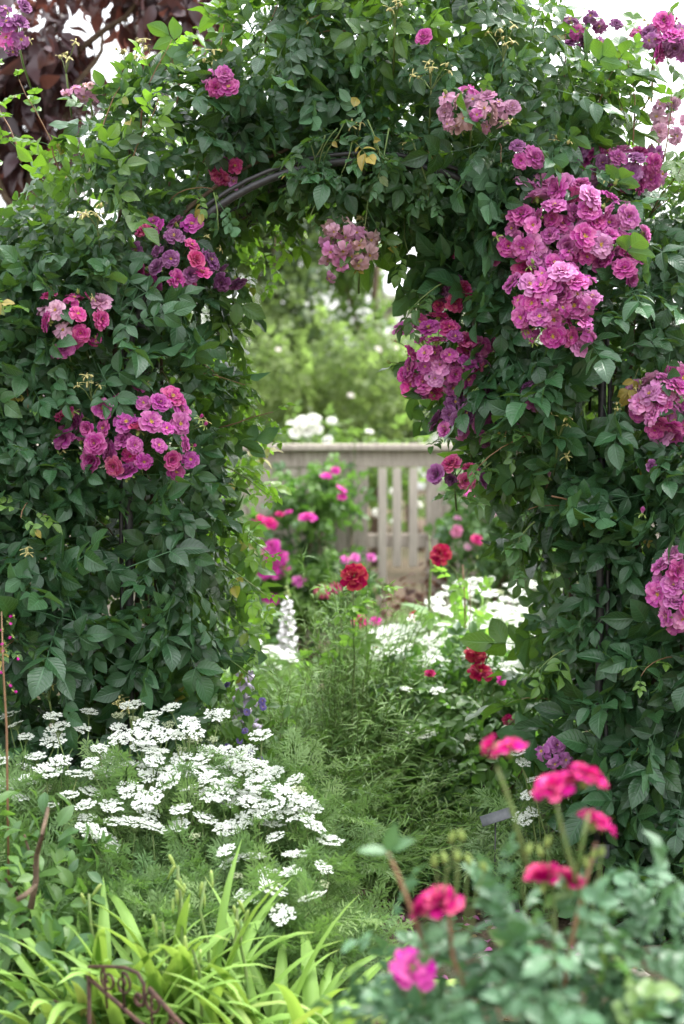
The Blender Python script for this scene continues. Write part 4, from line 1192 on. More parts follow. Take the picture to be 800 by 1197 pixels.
stem_to(r3, (c[0], 1.3, 0), P(541, 660, 1.3), rg, .0045, 'cane', 'red_stem'); stem_to(r3, P(541, 700, 1.3), p, rg, .003); 
_, p2 = put_bloom(r3, 558, 652, 1.32, .018, RED[0], 'greenbud', rg, (.3, 0, 1)); stem_to(r3, P(541, 690, 1.3), p2, rg, .002)
for px, py, s, col in ((486, 723, .030, RED[2]), (437, 757, .03, RED[2]), (420, 728, .034, HOT[0]), (439, 728, .026, PINK[0])):
    _, p = put_bloom(r3, px, py, 2.0 if py < 740 else 1.7, s * 1.1, col, 'cup', rg, (0, -.5, .8)); stem_to(r3, p, (p[0] + .03, p[1], .03), rg, .003)

# ---------------------------------------------------------------- the near rose bush
rg = np.random.default_rng(610)
NX = P(600, 1150, -2.0)[0]
near = thing('rose_bush', (NX, -2.0, 0), 'glaucous rose bush with hot pink blooms nearest the viewer', 'rose bush')
cx = lambda px: P(px, 1150, -2.0)[0]
blobs = [((cx(470), -1.95, .49), (.13, .18, .17)), ((cx(560), -2.0, .56), (.13, .18, .18)), ((cx(660), -1.98, .575), (.14, .2, .17)), ((cx(760), -1.95, .55), (.13, .2, .2)), ((cx(850), -1.95, .48), (.13, .2, .2)), ((cx(430), -1.95, .50), (.09, .1, .08)), ((cx(620), -1.9, .3), (.3, .25, .2))]
pos, nn = blob_points(rg, blobs, 820, .5, .3, 3.0)
pos_ok = nz(pos, 7.0, 5.5) > -.22
pos, nn = pos[pos_ok], nn[pos_ok]
mb = MB()
tnv = np.where(rg.uniform(size=len(pos)) < .05, rg.uniform(.6, 1, len(pos)), rg.uniform(0, .12, len(pos)))
fill_leaves(mb, ROSE, pos, orient(nn, rg, .9, .15, .45), .040 * rg.uniform(.7, 1.25, len(pos)), rg.uniform(0, 1, len(pos)), tnv, rg)
mb.build('foliage', [M['fg_leaf']], near)
def ncane(pts, r, mat='red_stem'):
    m = MB(); m.tube([P(*q) for q in pts], np.linspace(r, r * .7, len(pts)), 6); m.build('cane', [M[mat]], near)
ncane([(615, 1010, -2.0), (600, 950, -2.0), (588, 915, -2.0), (581, 896, -2.0)], .0034, 'stem')
ncane([(498, 1110, -2.0), (480, 1060, -2.0), (464, 1020, -2.0), (453, 996, -2.0)], .0034)
ncane([(650, 1160, -2.0), (648, 1100, -2.0), (648, 1040, -2.0)], .003, 'stem')
ncane([(690, 1080, -2.0), (668, 1010, -2.0), (655, 960, -2.0), (650, 938, -2.0)], .0036, 'stem')
ncane([(672, 1030, -2.05), (682, 980, -2.05), (688, 950, -2.05)], .003, 'stem')
ncane([(655, 1180, -2.0), (668, 1100, -2.0), (682, 1040, -2.0), (697, 985, -2.0)], .0036)
ncane([(560, 1197, -2.0), (530, 1120, -2.0), (524, 1070, -2.0)], .004)
ncane([(500, 1197, -2.0), (490, 1160, -2.0), (484, 1140, -2.0)], .004)
for k in range(7):
    m = MB(); m.tube(wander((NX + rg.uniform(-.1, .1), -2 + rg.uniform(-.08, .08), -.03), (cx(rg.uniform(440, 820)), -2 + rg.uniform(-.1, .1), .55), 9, rg, .015), np.linspace(.008, .004, 9), 6); m.build('cane', [M['bark']], near)
for px, py, s, k, col, n in ((594, 876, .031, 'open', HOT[1], (-.2, -.05, 1)), (576, 872, .020, 'cup', HOT[1], (-.8, 0, .5)), (648, 922, .036, 'full', HOT[1], (-.4, -.3, .9)), (684, 910, .036, 'full', HOT[0], (.5, .1, .9)), (697, 962, .034, 'open', HOT[0], (.4, .15, 1)),
                             (514, 1056, .038, 'full', HOT[2], (-.15, -.3, 1)), (494, 1064, .022, 'cup', HOT[0], (-.8, -.2, .4)), (482, 1134, .040, 'open', PINK[0], (0, -.45, .9)), (636, 1030, .034, 'cup', HOT[2], (-.3, -.2, 1)), (664, 1033, .028, 'cup', HOT[2], (.4, -.1, 1))):
    put_bloom(near, px, py, -2.0, s * .96, col, k, rg, n, jit=.08)
for px, py in ((508, 1008), (520, 1004), (535, 1002), (548, 1006), (528, 980), (540, 978), (618, 994), (632, 996), (694, 1000), (703, 997), (686, 1010), (566, 1015), (640, 985)):
    _, p = put_bloom(near, px, py, -2.0, .019, HOT[0], 'greenbud', rg, (0, 0, 1), jit=.2)
    stem_to(near, p + [rg.uniform(-.02, .02), 0, -.10], p - [0, 0, .004], rg, .0017, 'stem', 'stem', .003)
# lone terminal leaf on the young cane
m = MB()
fill_leaves(m, [LEAF[0], LEAF[2]], np.array([P(453, 996, -2.0), P(453, 997, -2.0), P(455, 994, -2.0), P(452, 1000, -2.0)]), basis(np.array([[.25, -.2, .9], [-.9, -.2, .25], [.75, -.4, .5], [.3, -.8, .1]]), np.array([[0, -1, .4], [0, -.5, 1], [0, -.6, .8], [0, -.2, 1]], float)), np.array([.046, .042, .042, .02]), .8, .15, rg)
m.build('terminal_leaf', [M['fg_leaf']], near)

# ---------------------------------------------------------------- glossy broad-leaved bush by the path edge
rg = np.random.default_rng(710)
bx = lambda px, Y: P(px, 1000, Y)[0]
bl = shrub('broad_leaved_bush', 'glossy dark broad leaved bush with a bare brown twig', 'bush', (bx(20, -.85), -.85, 0),
      [((bx(20, -.85), -.8, .27), (.20, .25, .30)), ((bx(70, -.8), -.75, .26), (.12, .2, .22)), ((bx(-40, -.8), -.8, .27), (.2, .22, .30)), ((bx(60, -1.05), -1.05, .2), (.14, .14, .22))], 1150, LEAF, 'broad_leaf', rg, .052, (0, .30), None, 5, up=.6, down=.4)
m = MB(); m.tube([P(36, 1062, -1.02), P(42, 1030, -1.02), P(43, 1000, -1.02), P(50, 975, -1.2), P(56, 945, -1.0)], [.007, .006, .0055, .005, .004], 6)
m.tube([P(42, 1035, -1.02), P(30, 1046, -1.24), P(20, 1052, -1.25)], .005, 6); m.build('twig', [M['bark']], bl)
# tall stalk with tiny pink bells at the margin
pk = thing('flower_stalk', tuple(P(8, 860, -.75)[:2]) + (0,), 'thin reddish stalk of tiny pink bells against the dark climbing rose', 'flower stalk')
m = MB(); m.tube([np.array([*P(8, 860, -.75)[:2], 0]), P(8, 850, -.75), P(4, 780, -.75), P(2, 715, -.75)], [.003, .0026, .002, .001], 5); m.build('stem', [M['red_stem']], pk)
for i in range(12):
    place('bell', BLOOM_S['bud'][i % 2], pk, P(4 + rg.normal() * 7, 720 + i * 8, -.75 + rg.normal() * .015), bloom_frame((rg.normal(), -.3, -.4), rg), .010, PINK[i % 3])
# ---------------------------------------------------------------- foxgloves
def foxglove(label, px, ptop, pbot, Y, rg, col, nb):
    b = P(px, pbot, Y); t = P(px, ptop, Y); foot = (b[0], Y, 0)
    root = thing('foxglove', foot, label, 'foxglove', 'foxglove spires')
    m = MB(); m.tube([foot, b, (b + t) / 2 + [.006, 0, 0], t], [.006, .005, .004, .0015], 6); m.build('stem', [M['stem']], root)
    m = MB(); K = 10; a = rg.uniform(0, 6.3, K)
    fill_leaves(m, LEAF, np.array([[foot[0], foot[1], rg.uniform(.05, max(.1, b[2] - .05))] for _ in range(K)]), basis(np.stack([np.cos(a), np.sin(a), np.full(K, .4)], 1), np.tile([0, 0, 1.0], (K, 1))), .15, .6, .3, rg); m.build('foliage', [M['broad_leaf']], root)
    H = np.linalg.norm(t - b)
    for i in range(nb):
        f = i / nb; p = b + (t - b) * f * .92; az = i * 2.4; s = .026 * (1 - .66 * f)
        d = unit(np.array([math.cos(az), math.sin(az), -.55])); mm = MB()
        if f < .84:
            mm.tube([p, p + d * s * .8, p + d * s * 1.6, p + d * s * 1.9], [s * .3, s * .5, s * .62, s * .8], 8, mi=0, cap=False)
        else:
            mm.tube([p, p + d * s, p + d * s * 1.7], [s * .35, s * .5, s * .1], 6, mi=1)
        mm.build('bell' if f < .84 else 'bud', [M[col], M['bud']], root)
    return root
rg = np.random.default_rng(720)
M['bell_white'] = plain_mat('white bell', (.70, .66, .68), (.82, .80, .80), 50, .6, .2, 0)
M['bell_lilac'] = plain_mat('lilac bell', (.50, .42, .62), (.66, .55, .70), 50, .6, .2, 0)
foxglove('white foxglove spire standing before the pink fence roses', 336, 676, 762, 2.2, rg, 'bell_white', 34)
foxglove('small lilac foxglove spire beside the magenta climbing rose', 287, 745, 845, .55, rg, 'bell_lilac', 26)
foxglove('slim unopened foxglove spire near the ruffled red bloom', 502, 625, 700, 1.6, rg, 'bell_white', 0)
# little violet flowers at the foot of the magenta rose
vf = shrub('bellflower', 'small violet bellflowers in the shade of the magenta climbing rose', 'bellflower', (P(295, 860, .3)[0], .3, 0), [((P(285, 860, .3)[0], .3, .42), (.13, .13, .30)), ((P(300, 900, .3)[0], .3, .2), (.14, .13, .2))], 520, LEAF, 'broad_leaf', rg, .040, (0, .6), None, 5, 'stem', .003)
for i in range(9):
    place('violet_flower', BLOOM_S['open'][i % 2], vf, P(rg.uniform(262, 310), rg.uniform(800, 905), .2), bloom_frame((0, -.8, .5) + rg.normal(size=3) * .3, rg), .012, (.22, .16, .42))

# ---------------------------------------------------------------- plant labels
pl = thing('plant_label', tuple(P(580, 1000, .02)[:2]) + (0,), 'small slanted grey plant label on a thin stake', 'plant label')
c = P(580, 955, .02); m = MB(); m.box(-.042, .042, -.0015, .0015, -.015, .015, .001); pm = m.build('plate', [M['plate']], pl, at=c)
for v in pm.data.vertices: v.co = Vector(v.co) + Vector(c.tolist())
pm.location = (c - WORLD[pl.name]).tolist(); pm.rotation_euler = (math.radians(-35), math.radians(-18), 0)
m = MB(); m.tube([(c[0], c[1] + .03, -.05), (c[0], c[1] + .012, c[2])], .002, 6); m.build('stake', [M['iron']], pl)
tl = P(703, 1000, -.03)
tg = thing('post_tag', (tl[0], tl[1], tl[2]), 'grey tag wired to the dark arch leg', 'tag')
m = MB(); m.box(tl[0] - .022, tl[0] + .022, tl[1] - .002, tl[1] + .001, tl[2] - .03, tl[2] + .03, .0008); m.build('plate', [M['plate']], tg)
for dz in (-.022, .022):
    m = MB(); a = np.linspace(0, 2 * PI, 14); m.tube(np.stack([ACX + ARX + .016 * np.cos(a), .0 + .016 * np.sin(a), np.full(14, tl[2] + dz)], 1), .0012, 4); m.build('wire_tie', [M['iron']], tg)

# ---------------------------------------------------------------- fence
FY = 4.95
fx = lambda px: P(px, 600, FY)[0]
fz = lambda py: P(400, py, FY)[2]
fen = thing('wooden_fence', (fx(470), FY, 0), 'weathered grey wooden fence with capped top rail and slatted bays', 'fence')
def plank(name, x0, x1, y0, y1, z0, z1, bev=.004, rand=.5):
    m = MB(); m.box(x0, x1, y0, y1, z0, z1, bev, rand=rand); return m.build(name, [M['wood']], fen, smooth=False)
rg = np.random.default_rng(810)
X0, X1 = fx(-420), fx(1250)
zcap, zrail0 = fz(519), fz(546)
nseg = 8
for i in range(nseg):
    a = X0 + (X1 - X0) * i / nseg; b = X0 + (X1 - X0) * (i + 1) / nseg - .004
    plank('cap_board', a, b, FY - .07, FY + .07, zcap - .035, zcap, .004, rg.uniform(.5, 1))
    plank('top_rail', a, b, FY - .022, FY + .022, zrail0, zcap - .037, .003, rg.uniform(.3, .8))
posts = [fx(x) for x in (-330, -180, -30, 130, 279, 421, 507, 660, 820, 980, 1140)]
for x in posts: plank('post', x - .045, x + .045, FY - .045, FY + .045, -.1, zrail0 - .003, .005, rg.uniform(.2, .7))
bays = [(posts[i] + .046, posts[i + 1] - .046) for i in range(len(posts) - 1)]
for i, (a, b) in enumerate(bays):
    slat = (i == 5)
    if slat:
        plank('mid_rail', a, b, FY - .018, FY + .018, fz(640), fz(624), .003, .6)
        for px in (447, 464, 483):
            plank('picket', fx(px - 5), fx(px + 5), FY - .042, FY - .020, fz(708) if px == 447 else fz(662), zrail0 - .004, .003, rg.uniform(.8, 1))
        plank('bottom_rail', a, b, FY - .018, FY + .018, .10, .18, .003, .4)
    else:
        n = max(2, int((b - a) / .135)); w = (b - a) / n
        for k in range(n): plank('board', a + k * w + .003, a + (k + 1) * w - .003, FY - .012 + .001 * (k % 2), FY + .012 + .001 * (k % 2), .06, zrail0 - .004, .003, rg.uniform(.1, .6))

# roses on the fence
rg = np.random.default_rng(820)
def fpt(px, py, Y): return tuple(P(px, py, Y))
def rr(px, Y): return px / (F_PX / (Y + 4.1))
FYR = FY - .35
fr = shrub('rose_bush', 'rose bush with magenta and pink blooms trained against the fence boards', 'rose bush', (P(345, 700, FYR)[0], FYR, 0),
           [(fpt(350, 640, FYR), (rr(52, FYR), .22, rr(62, FYR))), (fpt(375, 580, FYR + .1), (rr(40, FYR), .15, rr(38, FYR))), (fpt(325, 700, FYR - .1), (rr(50, FYR), .25, rr(50, FYR))), (fpt(395, 690, FYR - .1), (rr(40, FYR), .25, rr(40, FYR))), (fpt(400, 560, FYR + .1), (rr(25, FYR), .12, rr(16, FYR)))], 1250, ROSE_LO, 'dark_leaf', rg, .055, (0, .6), None, 6, thin=(4.5, -.22))
for px, py, s, k, col in ((303, 608, 7, 'full', HOT[1]), (315, 612, 8, 'full', HOT[1]), (327, 603, 5, 'cup', HOT[0]), (360, 606, 9, 'full', PINK[0]), (318, 640, 9, 'full', PINK[1]), (312, 650, 9, 'full', PINK[0]), (328, 652, 8, 'full', PINK[1]), (306, 670, 9, 'full', PINK[0]), (320, 668, 10, 'full', PINK[1]), (332, 664, 8, 'open', PINK[2]), (316, 702, 9, 'full', PINK[2]), (350, 680, 8, 'full', LILAC[0]), (378, 692, 10, 'full', HOT[1]), (392, 688, 6, 'cup', HOT[1]), (382, 557, 6, 'full', PINK[1]), (392, 550, 5, 'full', PINK[0]), (401, 569, 6, 'cup', PINK[0]), (400, 582, 5, 'cup', PINK[0]), (338, 600, 4, 'cup', PINK[0])):
    put_bloom(fr, px, py, FYR - .28, rr(s, FYR) * 1.3, col, k, rg)
db = shrub('dark_shrub', 'dark green shrub between the magenta climbing rose and the fence', 'shrub', (P(262, 700, 3.6)[0], 3.6, 0), [(fpt(262, 650, 3.6), (rr(42, 3.6), .3, rr(75, 3.6))), (fpt(235, 600, 3.6), (rr(50, 3.6), .35, rr(80, 3.6))), (fpt(270, 735, 3.4), (rr(50, 3.4), .3, rr(45, 3.4))), (fpt(180, 620, 3.6), (rr(60, 3.6), .35, rr(100, 3.6)))], 2300, LEAF_LO, 'dark_leaf', rg, .075, (0, .5), None, 6)
f2 = shrub('rose_bush', 'rose bush with pale pink blooms at the far fence post', 'rose bush', (P(555, 660, 4.3)[0], 4.3, 0), [(fpt(560, 620, 4.3), (rr(45, 4.3), .3, rr(75, 4.3))), (fpt(620, 640, 4.4), (rr(60, 4.3), .3, rr(90, 4.3)))], 620, ROSE_LO, 'dark_leaf', rg, .06, (0, .5), None, 5)
for px, py, s, col in ((549, 578, 7, PINK[1]), (534, 621, 8, (.62, .22, .36)), (557, 631, 8, HOT[1]), (535, 606, 5, FADED[2]), (547, 640, 5, FADED[1]), (585, 636, 7, FADED[0]), (575, 600, 6, FADED[1])):
    put_bloom(f2, px, py, 4.0, rr(s, 4.0) * 1.1, col, 'full', rg)
mr = shrub('maroon_shrub', 'low maroon leaved shrub in front of the fence slats', 'shrub', (P(478, 720, 4.2)[0], 4.2, 0), [(fpt(485, 690, 4.2), (rr(38, 4.2), .3, rr(24, 4.2))), (fpt(455, 715, 4.0), (rr(40, 4.0), .3, rr(24, 4.0))), (fpt(515, 650, 4.3), (rr(20, 4.3), .2, rr(40, 4.3)))], 260, LEAF_LO, 'maroon_leaf', rg, .055, (0, .3), None, 5, thin=(5, -.1))
for px, py in ((404, 655), (415, 652), (434, 652)): put_bloom(mr, px, py, 4.0, rr(7, 4.0), LILAC[0], 'full', rg)
for i, (px, py, Y, w, h, lab) in enumerate(((330, 790, 2.3, 60, 45, 'leafy green perennial below the white foxglove'), (318, 860, 1.1, 45, 60, 'bright leafy perennial between the bellflowers and the airy shrub'), (560, 770, 1.5, 60, 30, 'yellowish leafy perennial under the ruffled red bloom'), (470, 810, 1.9, 70, 40, 'light green perennial under the far lace flowers'), (610, 820, 1.7, 60, 60, 'leafy perennial in shade behind the lilac climbing rose'), (255, 800, 1.6, 60, 60, 'shaded perennial behind the magenta climbing rose'))):
    shrub('perennial', lab, 'perennial', (P(px, py, Y)[0], Y, 0), [((P(px, py, Y)[0], Y, max(.15, P(px, py, Y)[2] * .6)), (rr(w, Y), .4, max(.2, P(px, py, Y)[2] * .7)))], 700, LEAF_LO, 'broad_leaf', rg, .065, (.1, .9), None, 5, 'stem', .004)

# ---------------------------------------------------------------- beyond the fence
rg = np.random.default_rng(910)
def tree(name, label, px, Y, blobs, n, mat, size, tn, rg, cat='tree', group=None, tpl=LEAF_LO, trunk_r=.07, thin=None, down=.4):
    x = P(px, 600, Y)[0]; root = thing(name, (x, Y, 0), label, cat, group)
    pos, nn = blob_points(rg, blobs, n, .5, .35, rg.uniform(0, 30))
    if thin:
        ok = nz(pos, thin[0], rg.uniform(0, 40)) > thin[1]; pos, nn = pos[ok], nn[ok]
    cl = np.clip(.5 + nz(pos, 1.4, rg.uniform(0, 30)) * 1.1, 0, 1)
    mb = MB(); fill_leaves(mb, tpl, pos, orient(nn, rg, .4, down, .6), size * rg.uniform(.65, 1.3, len(pos)), np.clip(cl * .7 + rg.uniform(0, .3, len(pos)), 0, 1), np.clip(rg.uniform(tn[0], tn[1], len(pos)) + (cl - .5) * .5, 0, 1), rg)
    mb.build('crown', [M[mat]], root)
    zb = max(b[0][2] for b in blobs)
    m = MB(); tr = wander((x, Y, -.05), (x + rg.uniform(-.1, .1), Y, zb), 9, rg, .03); m.tube(tr, np.linspace(trunk_r, trunk_r * .4, 9), 8); m.build('trunk', [M['bark']], root)
    for b in blobs:
        s0 = tr[int(rg.integers(2, 6))]; m = MB(); m.tube(wander(s0, np.array(b[0]) + np.array(b[1]) * rg.uniform(-.3, .5, 3), 8, rg, .04), np.linspace(trunk_r * .5, trunk_r * .12, 8), 6); m.build('limb', [M['bark']], root)
    return root
def bb(px, py, Y, rx, rz, ry=None): return (fpt(px, py, Y), (rr(rx, Y), ry or rr((rx + rz) / 2, Y), rr(rz, Y)))
tree('leafy_tree', 'yellow green leafy tree over the solid fence boards', 335, 9.0, [bb(330, 370, 9.0, 55, 55), bb(300, 440, 8.8, 55, 60), bb(370, 430, 9.0, 50, 60), bb(345, 320, 9.2, 38, 30), bb(285, 270, 9.3, 55, 60), bb(350, 265, 9.4, 60, 50), bb(325, 225, 9.4, 60, 40), bb(300, 520, 8.7, 60, 60)], 11000, 'far_leaf', .08, (.0, .7), rg, group='leafy trees beyond the fence', thin=(1.8, -.36))
tree('leafy_tree', 'mid green leafy tree over the fence slats', 440, 9.8, [bb(425, 410, 9.8, 50, 60), bb(480, 450, 9.6, 50, 55), bb(440, 490, 9.5, 70, 50), bb(405, 300, 10, 45, 60), bb(510, 430, 9.8, 40, 50)], 8000, 'shrub_leaf', .085, (.0, .75), rg, group='leafy trees beyond the fence', thin=(1.6, -.25))
tree('leafy_tree', 'darker leafy tree mostly hidden by the magenta climbing rose', 190, 9.0, [bb(200, 420, 9, 70, 80), bb(150, 380, 9.2, 80, 90), bb(100, 470, 9, 80, 90), bb(245, 480, 8.9, 40, 70)], 4200, 'shrub_leaf', .09, (0, .5), rg, group='leafy trees beyond the fence')
tree('leafy_tree', 'leafy tree mostly hidden by the lilac climbing rose', 640, 9.4, [bb(610, 460, 9.4, 70, 60), bb(690, 440, 9.6, 70, 70), bb(760, 470, 9.5, 70, 70), bb(560, 480, 9.4, 40, 50)], 3600, 'shrub_leaf', .09, (0, .6), rg, group='leafy trees beyond the fence')
tree('leafy_tree', 'yellowing slim tree in front of the pale roof', 490, 11.5, [bb(490, 400, 11.5, 38, 50), bb(515, 380, 11.6, 26, 36), bb(505, 450, 11.4, 45, 50), bb(455, 385, 11.5, 25, 40)], 2600, 'far_leaf', .08, (.3, 1), rg, group='leafy trees beyond the fence', thin=(2, -.15))
wr = shrub('rose_bush', 'white rose bush looking over the fence cap', 'rose bush', (P(358, 560, 5.6)[0], 5.6, 0), [(fpt(360, 530, 5.6), (rr(48, 5.6), .35, rr(40, 5.6))), (fpt(440, 545, 5.7), (rr(60, 5.6), .3, rr(40, 5.6))), (fpt(345, 600, 5.6), (rr(60, 5.6), .35, rr(70, 5.6)))], 700, ROSE_LO, 'shrub_leaf', rg, .06, (.1, .7), None, 5)
for px, py, s in ((352, 494, 9), (366, 491, 9), (345, 506, 8), (360, 505, 8), (372, 502, 6), (383, 514, 6), (340, 495, 5), (432, 505, 5), (388, 492, 6), (460, 575, 5), (463, 610, 6), (440, 600, 6), (490, 590, 5)):
    put_bloom(wr, px, py, 5.3, rr(s, 5.3) * 1.15, (.80, .80, .72), 'full', rg)
# scattered pale blossoms in the far tree: a white rambler
ram = shrub('rambler_rose', 'white rambler rose scattered through the far greenery', 'rambler rose', (P(430, 560, 8.2)[0], 8.2, 0), [bb(430, 440, 8.2, 70, 70), bb(330, 450, 8.1, 50, 70)], 700, ROSE_LO, 'far_leaf', rg, .07, (.2, .9), None, 4)
for i in range(5):
    put_bloom(ram, rg.uniform(290, 500), rg.uniform(360, 510), 7.6, .026 * rg.uniform(.7, 1.2), (.78, .72, .66), 'full', rg)
# backdrop hedge
for i, x in enumerate(np.linspace(-9, 9, 7)):
    lab = ('clipped tall hedge bush, first behind the leafy trees from the plum tree side', 'tall hedge bush, second from the plum tree side behind the trees', 'tall hedge bush, third from the plum tree side behind the trees', 'tall hedge bush behind the yellow green tree trunk', 'tall hedge bush behind the mid green tree trunk', 'tall hedge bush behind the lilac rose, nearer the opening', 'tall hedge bush behind the lilac rose, farther out')[i]
    shrub('hedge_bush', lab, 'hedge bush', (x, 14, 0), [((x + rg.uniform(-.3, .3), 14, .8), (1.8, .9, 1.0)), ((x + rg.uniform(-.6, .6), 14.3, 1.2), (1.5, .9, .95))], 1500, LEAF_LO, 'shrub_leaf', rg, .19, (0, .6), 'hedge bushes at the far end', 3, stem_r=.03)

# purple-leaved plum behind the arch
rg = np.random.default_rng(930)
pY = 2.3
pt = thing('plum_tree', (P(20, 600, pY)[0], pY, 0), 'purple leaved plum tree rising behind the climbing rose', 'tree')
blobs = [bb(60, 60, pY, 95, 80), bb(150, 25, pY + .2, 90, 65), bb(215, -10, pY, 70, 55), bb(-40, 100, pY, 90, 90), bb(40, 180, pY + .1, 80, 80), bb(-10, 290, pY, 70, 110), bb(80, -60, pY, 120, 80), bb(20, 400, pY + .1, 60, 90)]
pos, nn = blob_points(rg, blobs, 3300, .6, .3, 8.0)
ok = nz(pos, 3.0, 3.3) > -.04
pos, nn = pos[ok], nn[ok]
mb = MB()
d = unit(nn * .6 + [0, 0, -.75] + rg.normal(size=pos.shape) * .5)
fill_leaves(mb, PLUM, pos, basis(d, unit(nn * .5 + [0, -.2, .6] + rg.normal(size=pos.shape) * .5)), .122 * rg.uniform(.5, 1.25, len(pos)), rg.uniform(0, 1, len(pos)), np.where(rg.uniform(size=len(pos)) < .10, rg.uniform(.4, 1, len(pos)), rg.uniform(0, .2, len(pos))), rg)
mb.build('crown', [M['plum_leaf']], pt)
tr = np.array([[WORLD[pt.name][0], pY, -.05], fpt(22, 450, pY), fpt(30, 300, pY), fpt(42, 200, pY), fpt(55, 120, pY)])
m = MB(); m.tube(tr, [.06, .05, .04, .034, .026], 8); m.build('trunk', [M['bark']], pt)
for a, b in (((30, 300), (-40, 130)), ((42, 200), (120, 40)), ((50, 150), (75, -30)), ((55, 120), (190, -10)), ((22, 420), (60, 330))):
    m = MB(); m.tube(wander(fpt(*a, pY), fpt(*b, pY + rg.uniform(-.2, .2)), 8, rg, .02), np.linspace(.02, .006, 8), 6); m.build('limb', [M['bark']], pt)

# house
rg = np.random.default_rng(940)
hY = 24.0
hx = P(520, 350, hY)[0]; hz = lambda py: P(500, py, hY)[2]
hs_ = thing('house', (hx, hY + 3, 0), 'white house with a pale grey roof glimpsed through the arch', 'house')
x0, x1 = P(450, 350, hY)[0], P(760, 350, hY)[0]; ze, zr = hz(345), hz(292)
m = MB(); m.box(x0 + .3, x1 - .3, hY, hY + 6, -.1, ze - .12); m.build('wall', [M['plaster']], hs_, smooth=False)
m = MB(); yr = hY + 3
m.add([(x0, hY - .4, ze - .1), (x1, hY - .4, ze - .1), (x1, yr, zr), (x0, yr, zr), (x0, hY + 6.4, ze - .1), (x1, hY + 6.4, ze - .1), (x0, hY - .4, ze + .02), (x1, hY - .4, ze + .02), (x1, yr, zr + .12), (x0, yr, zr + .12), (x0, hY + 6.4, ze + .02), (x1, hY + 6.4, ze + .02)],
      [(6, 7, 8, 9), (9, 8, 11, 10), (0, 3, 2, 1), (3, 4, 5, 2), (0, 1, 7, 6), (4, 10, 11, 5), (0, 6, 9, 3), (3, 9, 10, 4), (1, 2, 8, 7), (2, 5, 11, 8)])
m.build('roof', [M['roof']], hs_, smooth=False)
m = MB(); m.tube([(x0 + .02, hY - .46, ze - .04), (x1, hY - .46, ze - .04)], .06, 8); m.build('gutter', [M['plaster']], hs_)
for k in range(3):
    xx = x0 + .9 + k * 1.3
    m = MB(); m.box(xx, xx + .7, hY - .04, hY - .005, .9, 2.0, .01); w = m.build('window_frame', [M['plaster']], hs_, smooth=False)
    m = MB(); m.box(xx + .06, xx + .64, hY - .05, hY - .042, .96, 1.94); m.build('pane', [M['glass']], w, smooth=False)

# ---------------------------------------------------------------- what lies on the soil
rg = np.random.default_rng(950)
K = 420
pp = np.array([P(rg.uniform(250, 620), rg.uniform(1060, 1190), 0) for _ in range(K)])
gz = np.array([[rg.uniform(-.7, .7), rg.uniform(-2.2, .5), 0] for _ in range(K)])
hz_ = lambda p: nz(p * [1, 1, 0], 1.7, 3.1) * .035 + nz(p * [1, 1, 0], 6.0, 9.0) * .012
gz[:, 2] = hz_(gz) + .006
pt_ = MB(); a = rg.uniform(0, 6.3, K)
fill_leaves(pt_, [leaf_tpl(.9, 4, 3, .3, .4)], gz, basis(np.stack([np.cos(a), np.sin(a), rg.normal(size=K) * .2], 1), np.array([[0, 0, 1.0]]) + rg.normal(size=(K, 3)) * .25), .024, rg.uniform(0, 1, K), 0, rg)
M['fallen'] = petal_mat('fallen petal', 0, .2, fixed=(.42, .12, .30))
tag(pt_.build('fallen_petals', [M['fallen']]), 'fallen mauve petals strewn on the bare soil', 'petals', kind='stuff')
K = 700; gz = np.array([[rg.uniform(-1.2, 1.4), rg.uniform(-3.0, 1.0), 0] for _ in range(K)]); gz[:, 2] = hz_(gz) + .002
mb = MB(); a = rg.uniform(0, 6.3, K)
fill_leaves(mb, LEAF, gz, basis(np.stack([np.cos(a), np.sin(a), rg.normal(size=K) * .2 + .1], 1), np.array([[0, 0, 1.0]]) + rg.normal(size=(K, 3)) * .3), .045 * rg.uniform(.5, 1.1, K), rg.uniform(0, 1, K), rg.uniform(.3, 1, K), rg)
M['dry_leaf'] = leaf_mat('dry leaf', (.09, .055, .03), (.2, .13, .07), (.33, .23, .12), (.3, .2, .08), .1, .8, .1)
tag(mb.build('leaf_litter', [M['dry_leaf']]), 'dry brown leaves scattered on the soil', 'leaf litter', kind='stuff')
st = MB()
for i in range(260):
    p = np.array([rg.uniform(-.9, 1.2), rg.uniform(-2.9, .7), 0]); p[2] = hz_(p[None])[0]
    r = rg.uniform(.008, .026); import bmesh
    u = unit(rg.normal(size=(14, 3)))
    th = np.linspace(0, PI, 5); ph = np.arange(6) / 6 * 2 * PI
    V = np.array([(math.sin(t) * math.cos(f), math.sin(t) * math.sin(f), math.cos(t)) for t in th for f in ph]) * rg.uniform(.8, 1.2, (30, 1)) * r * [1.2, 1, .6]
    st.add(V + p, [(a * 6 + b, a * 6 + (b + 1) % 6, (a + 1) * 6 + (b + 1) % 6, (a + 1) * 6 + b) for a in range(4) for b in range(6)])
tag(st.build('pebbles', [M['stone']]), 'small pale stones scattered on the soil', 'pebbles', kind='stuff')
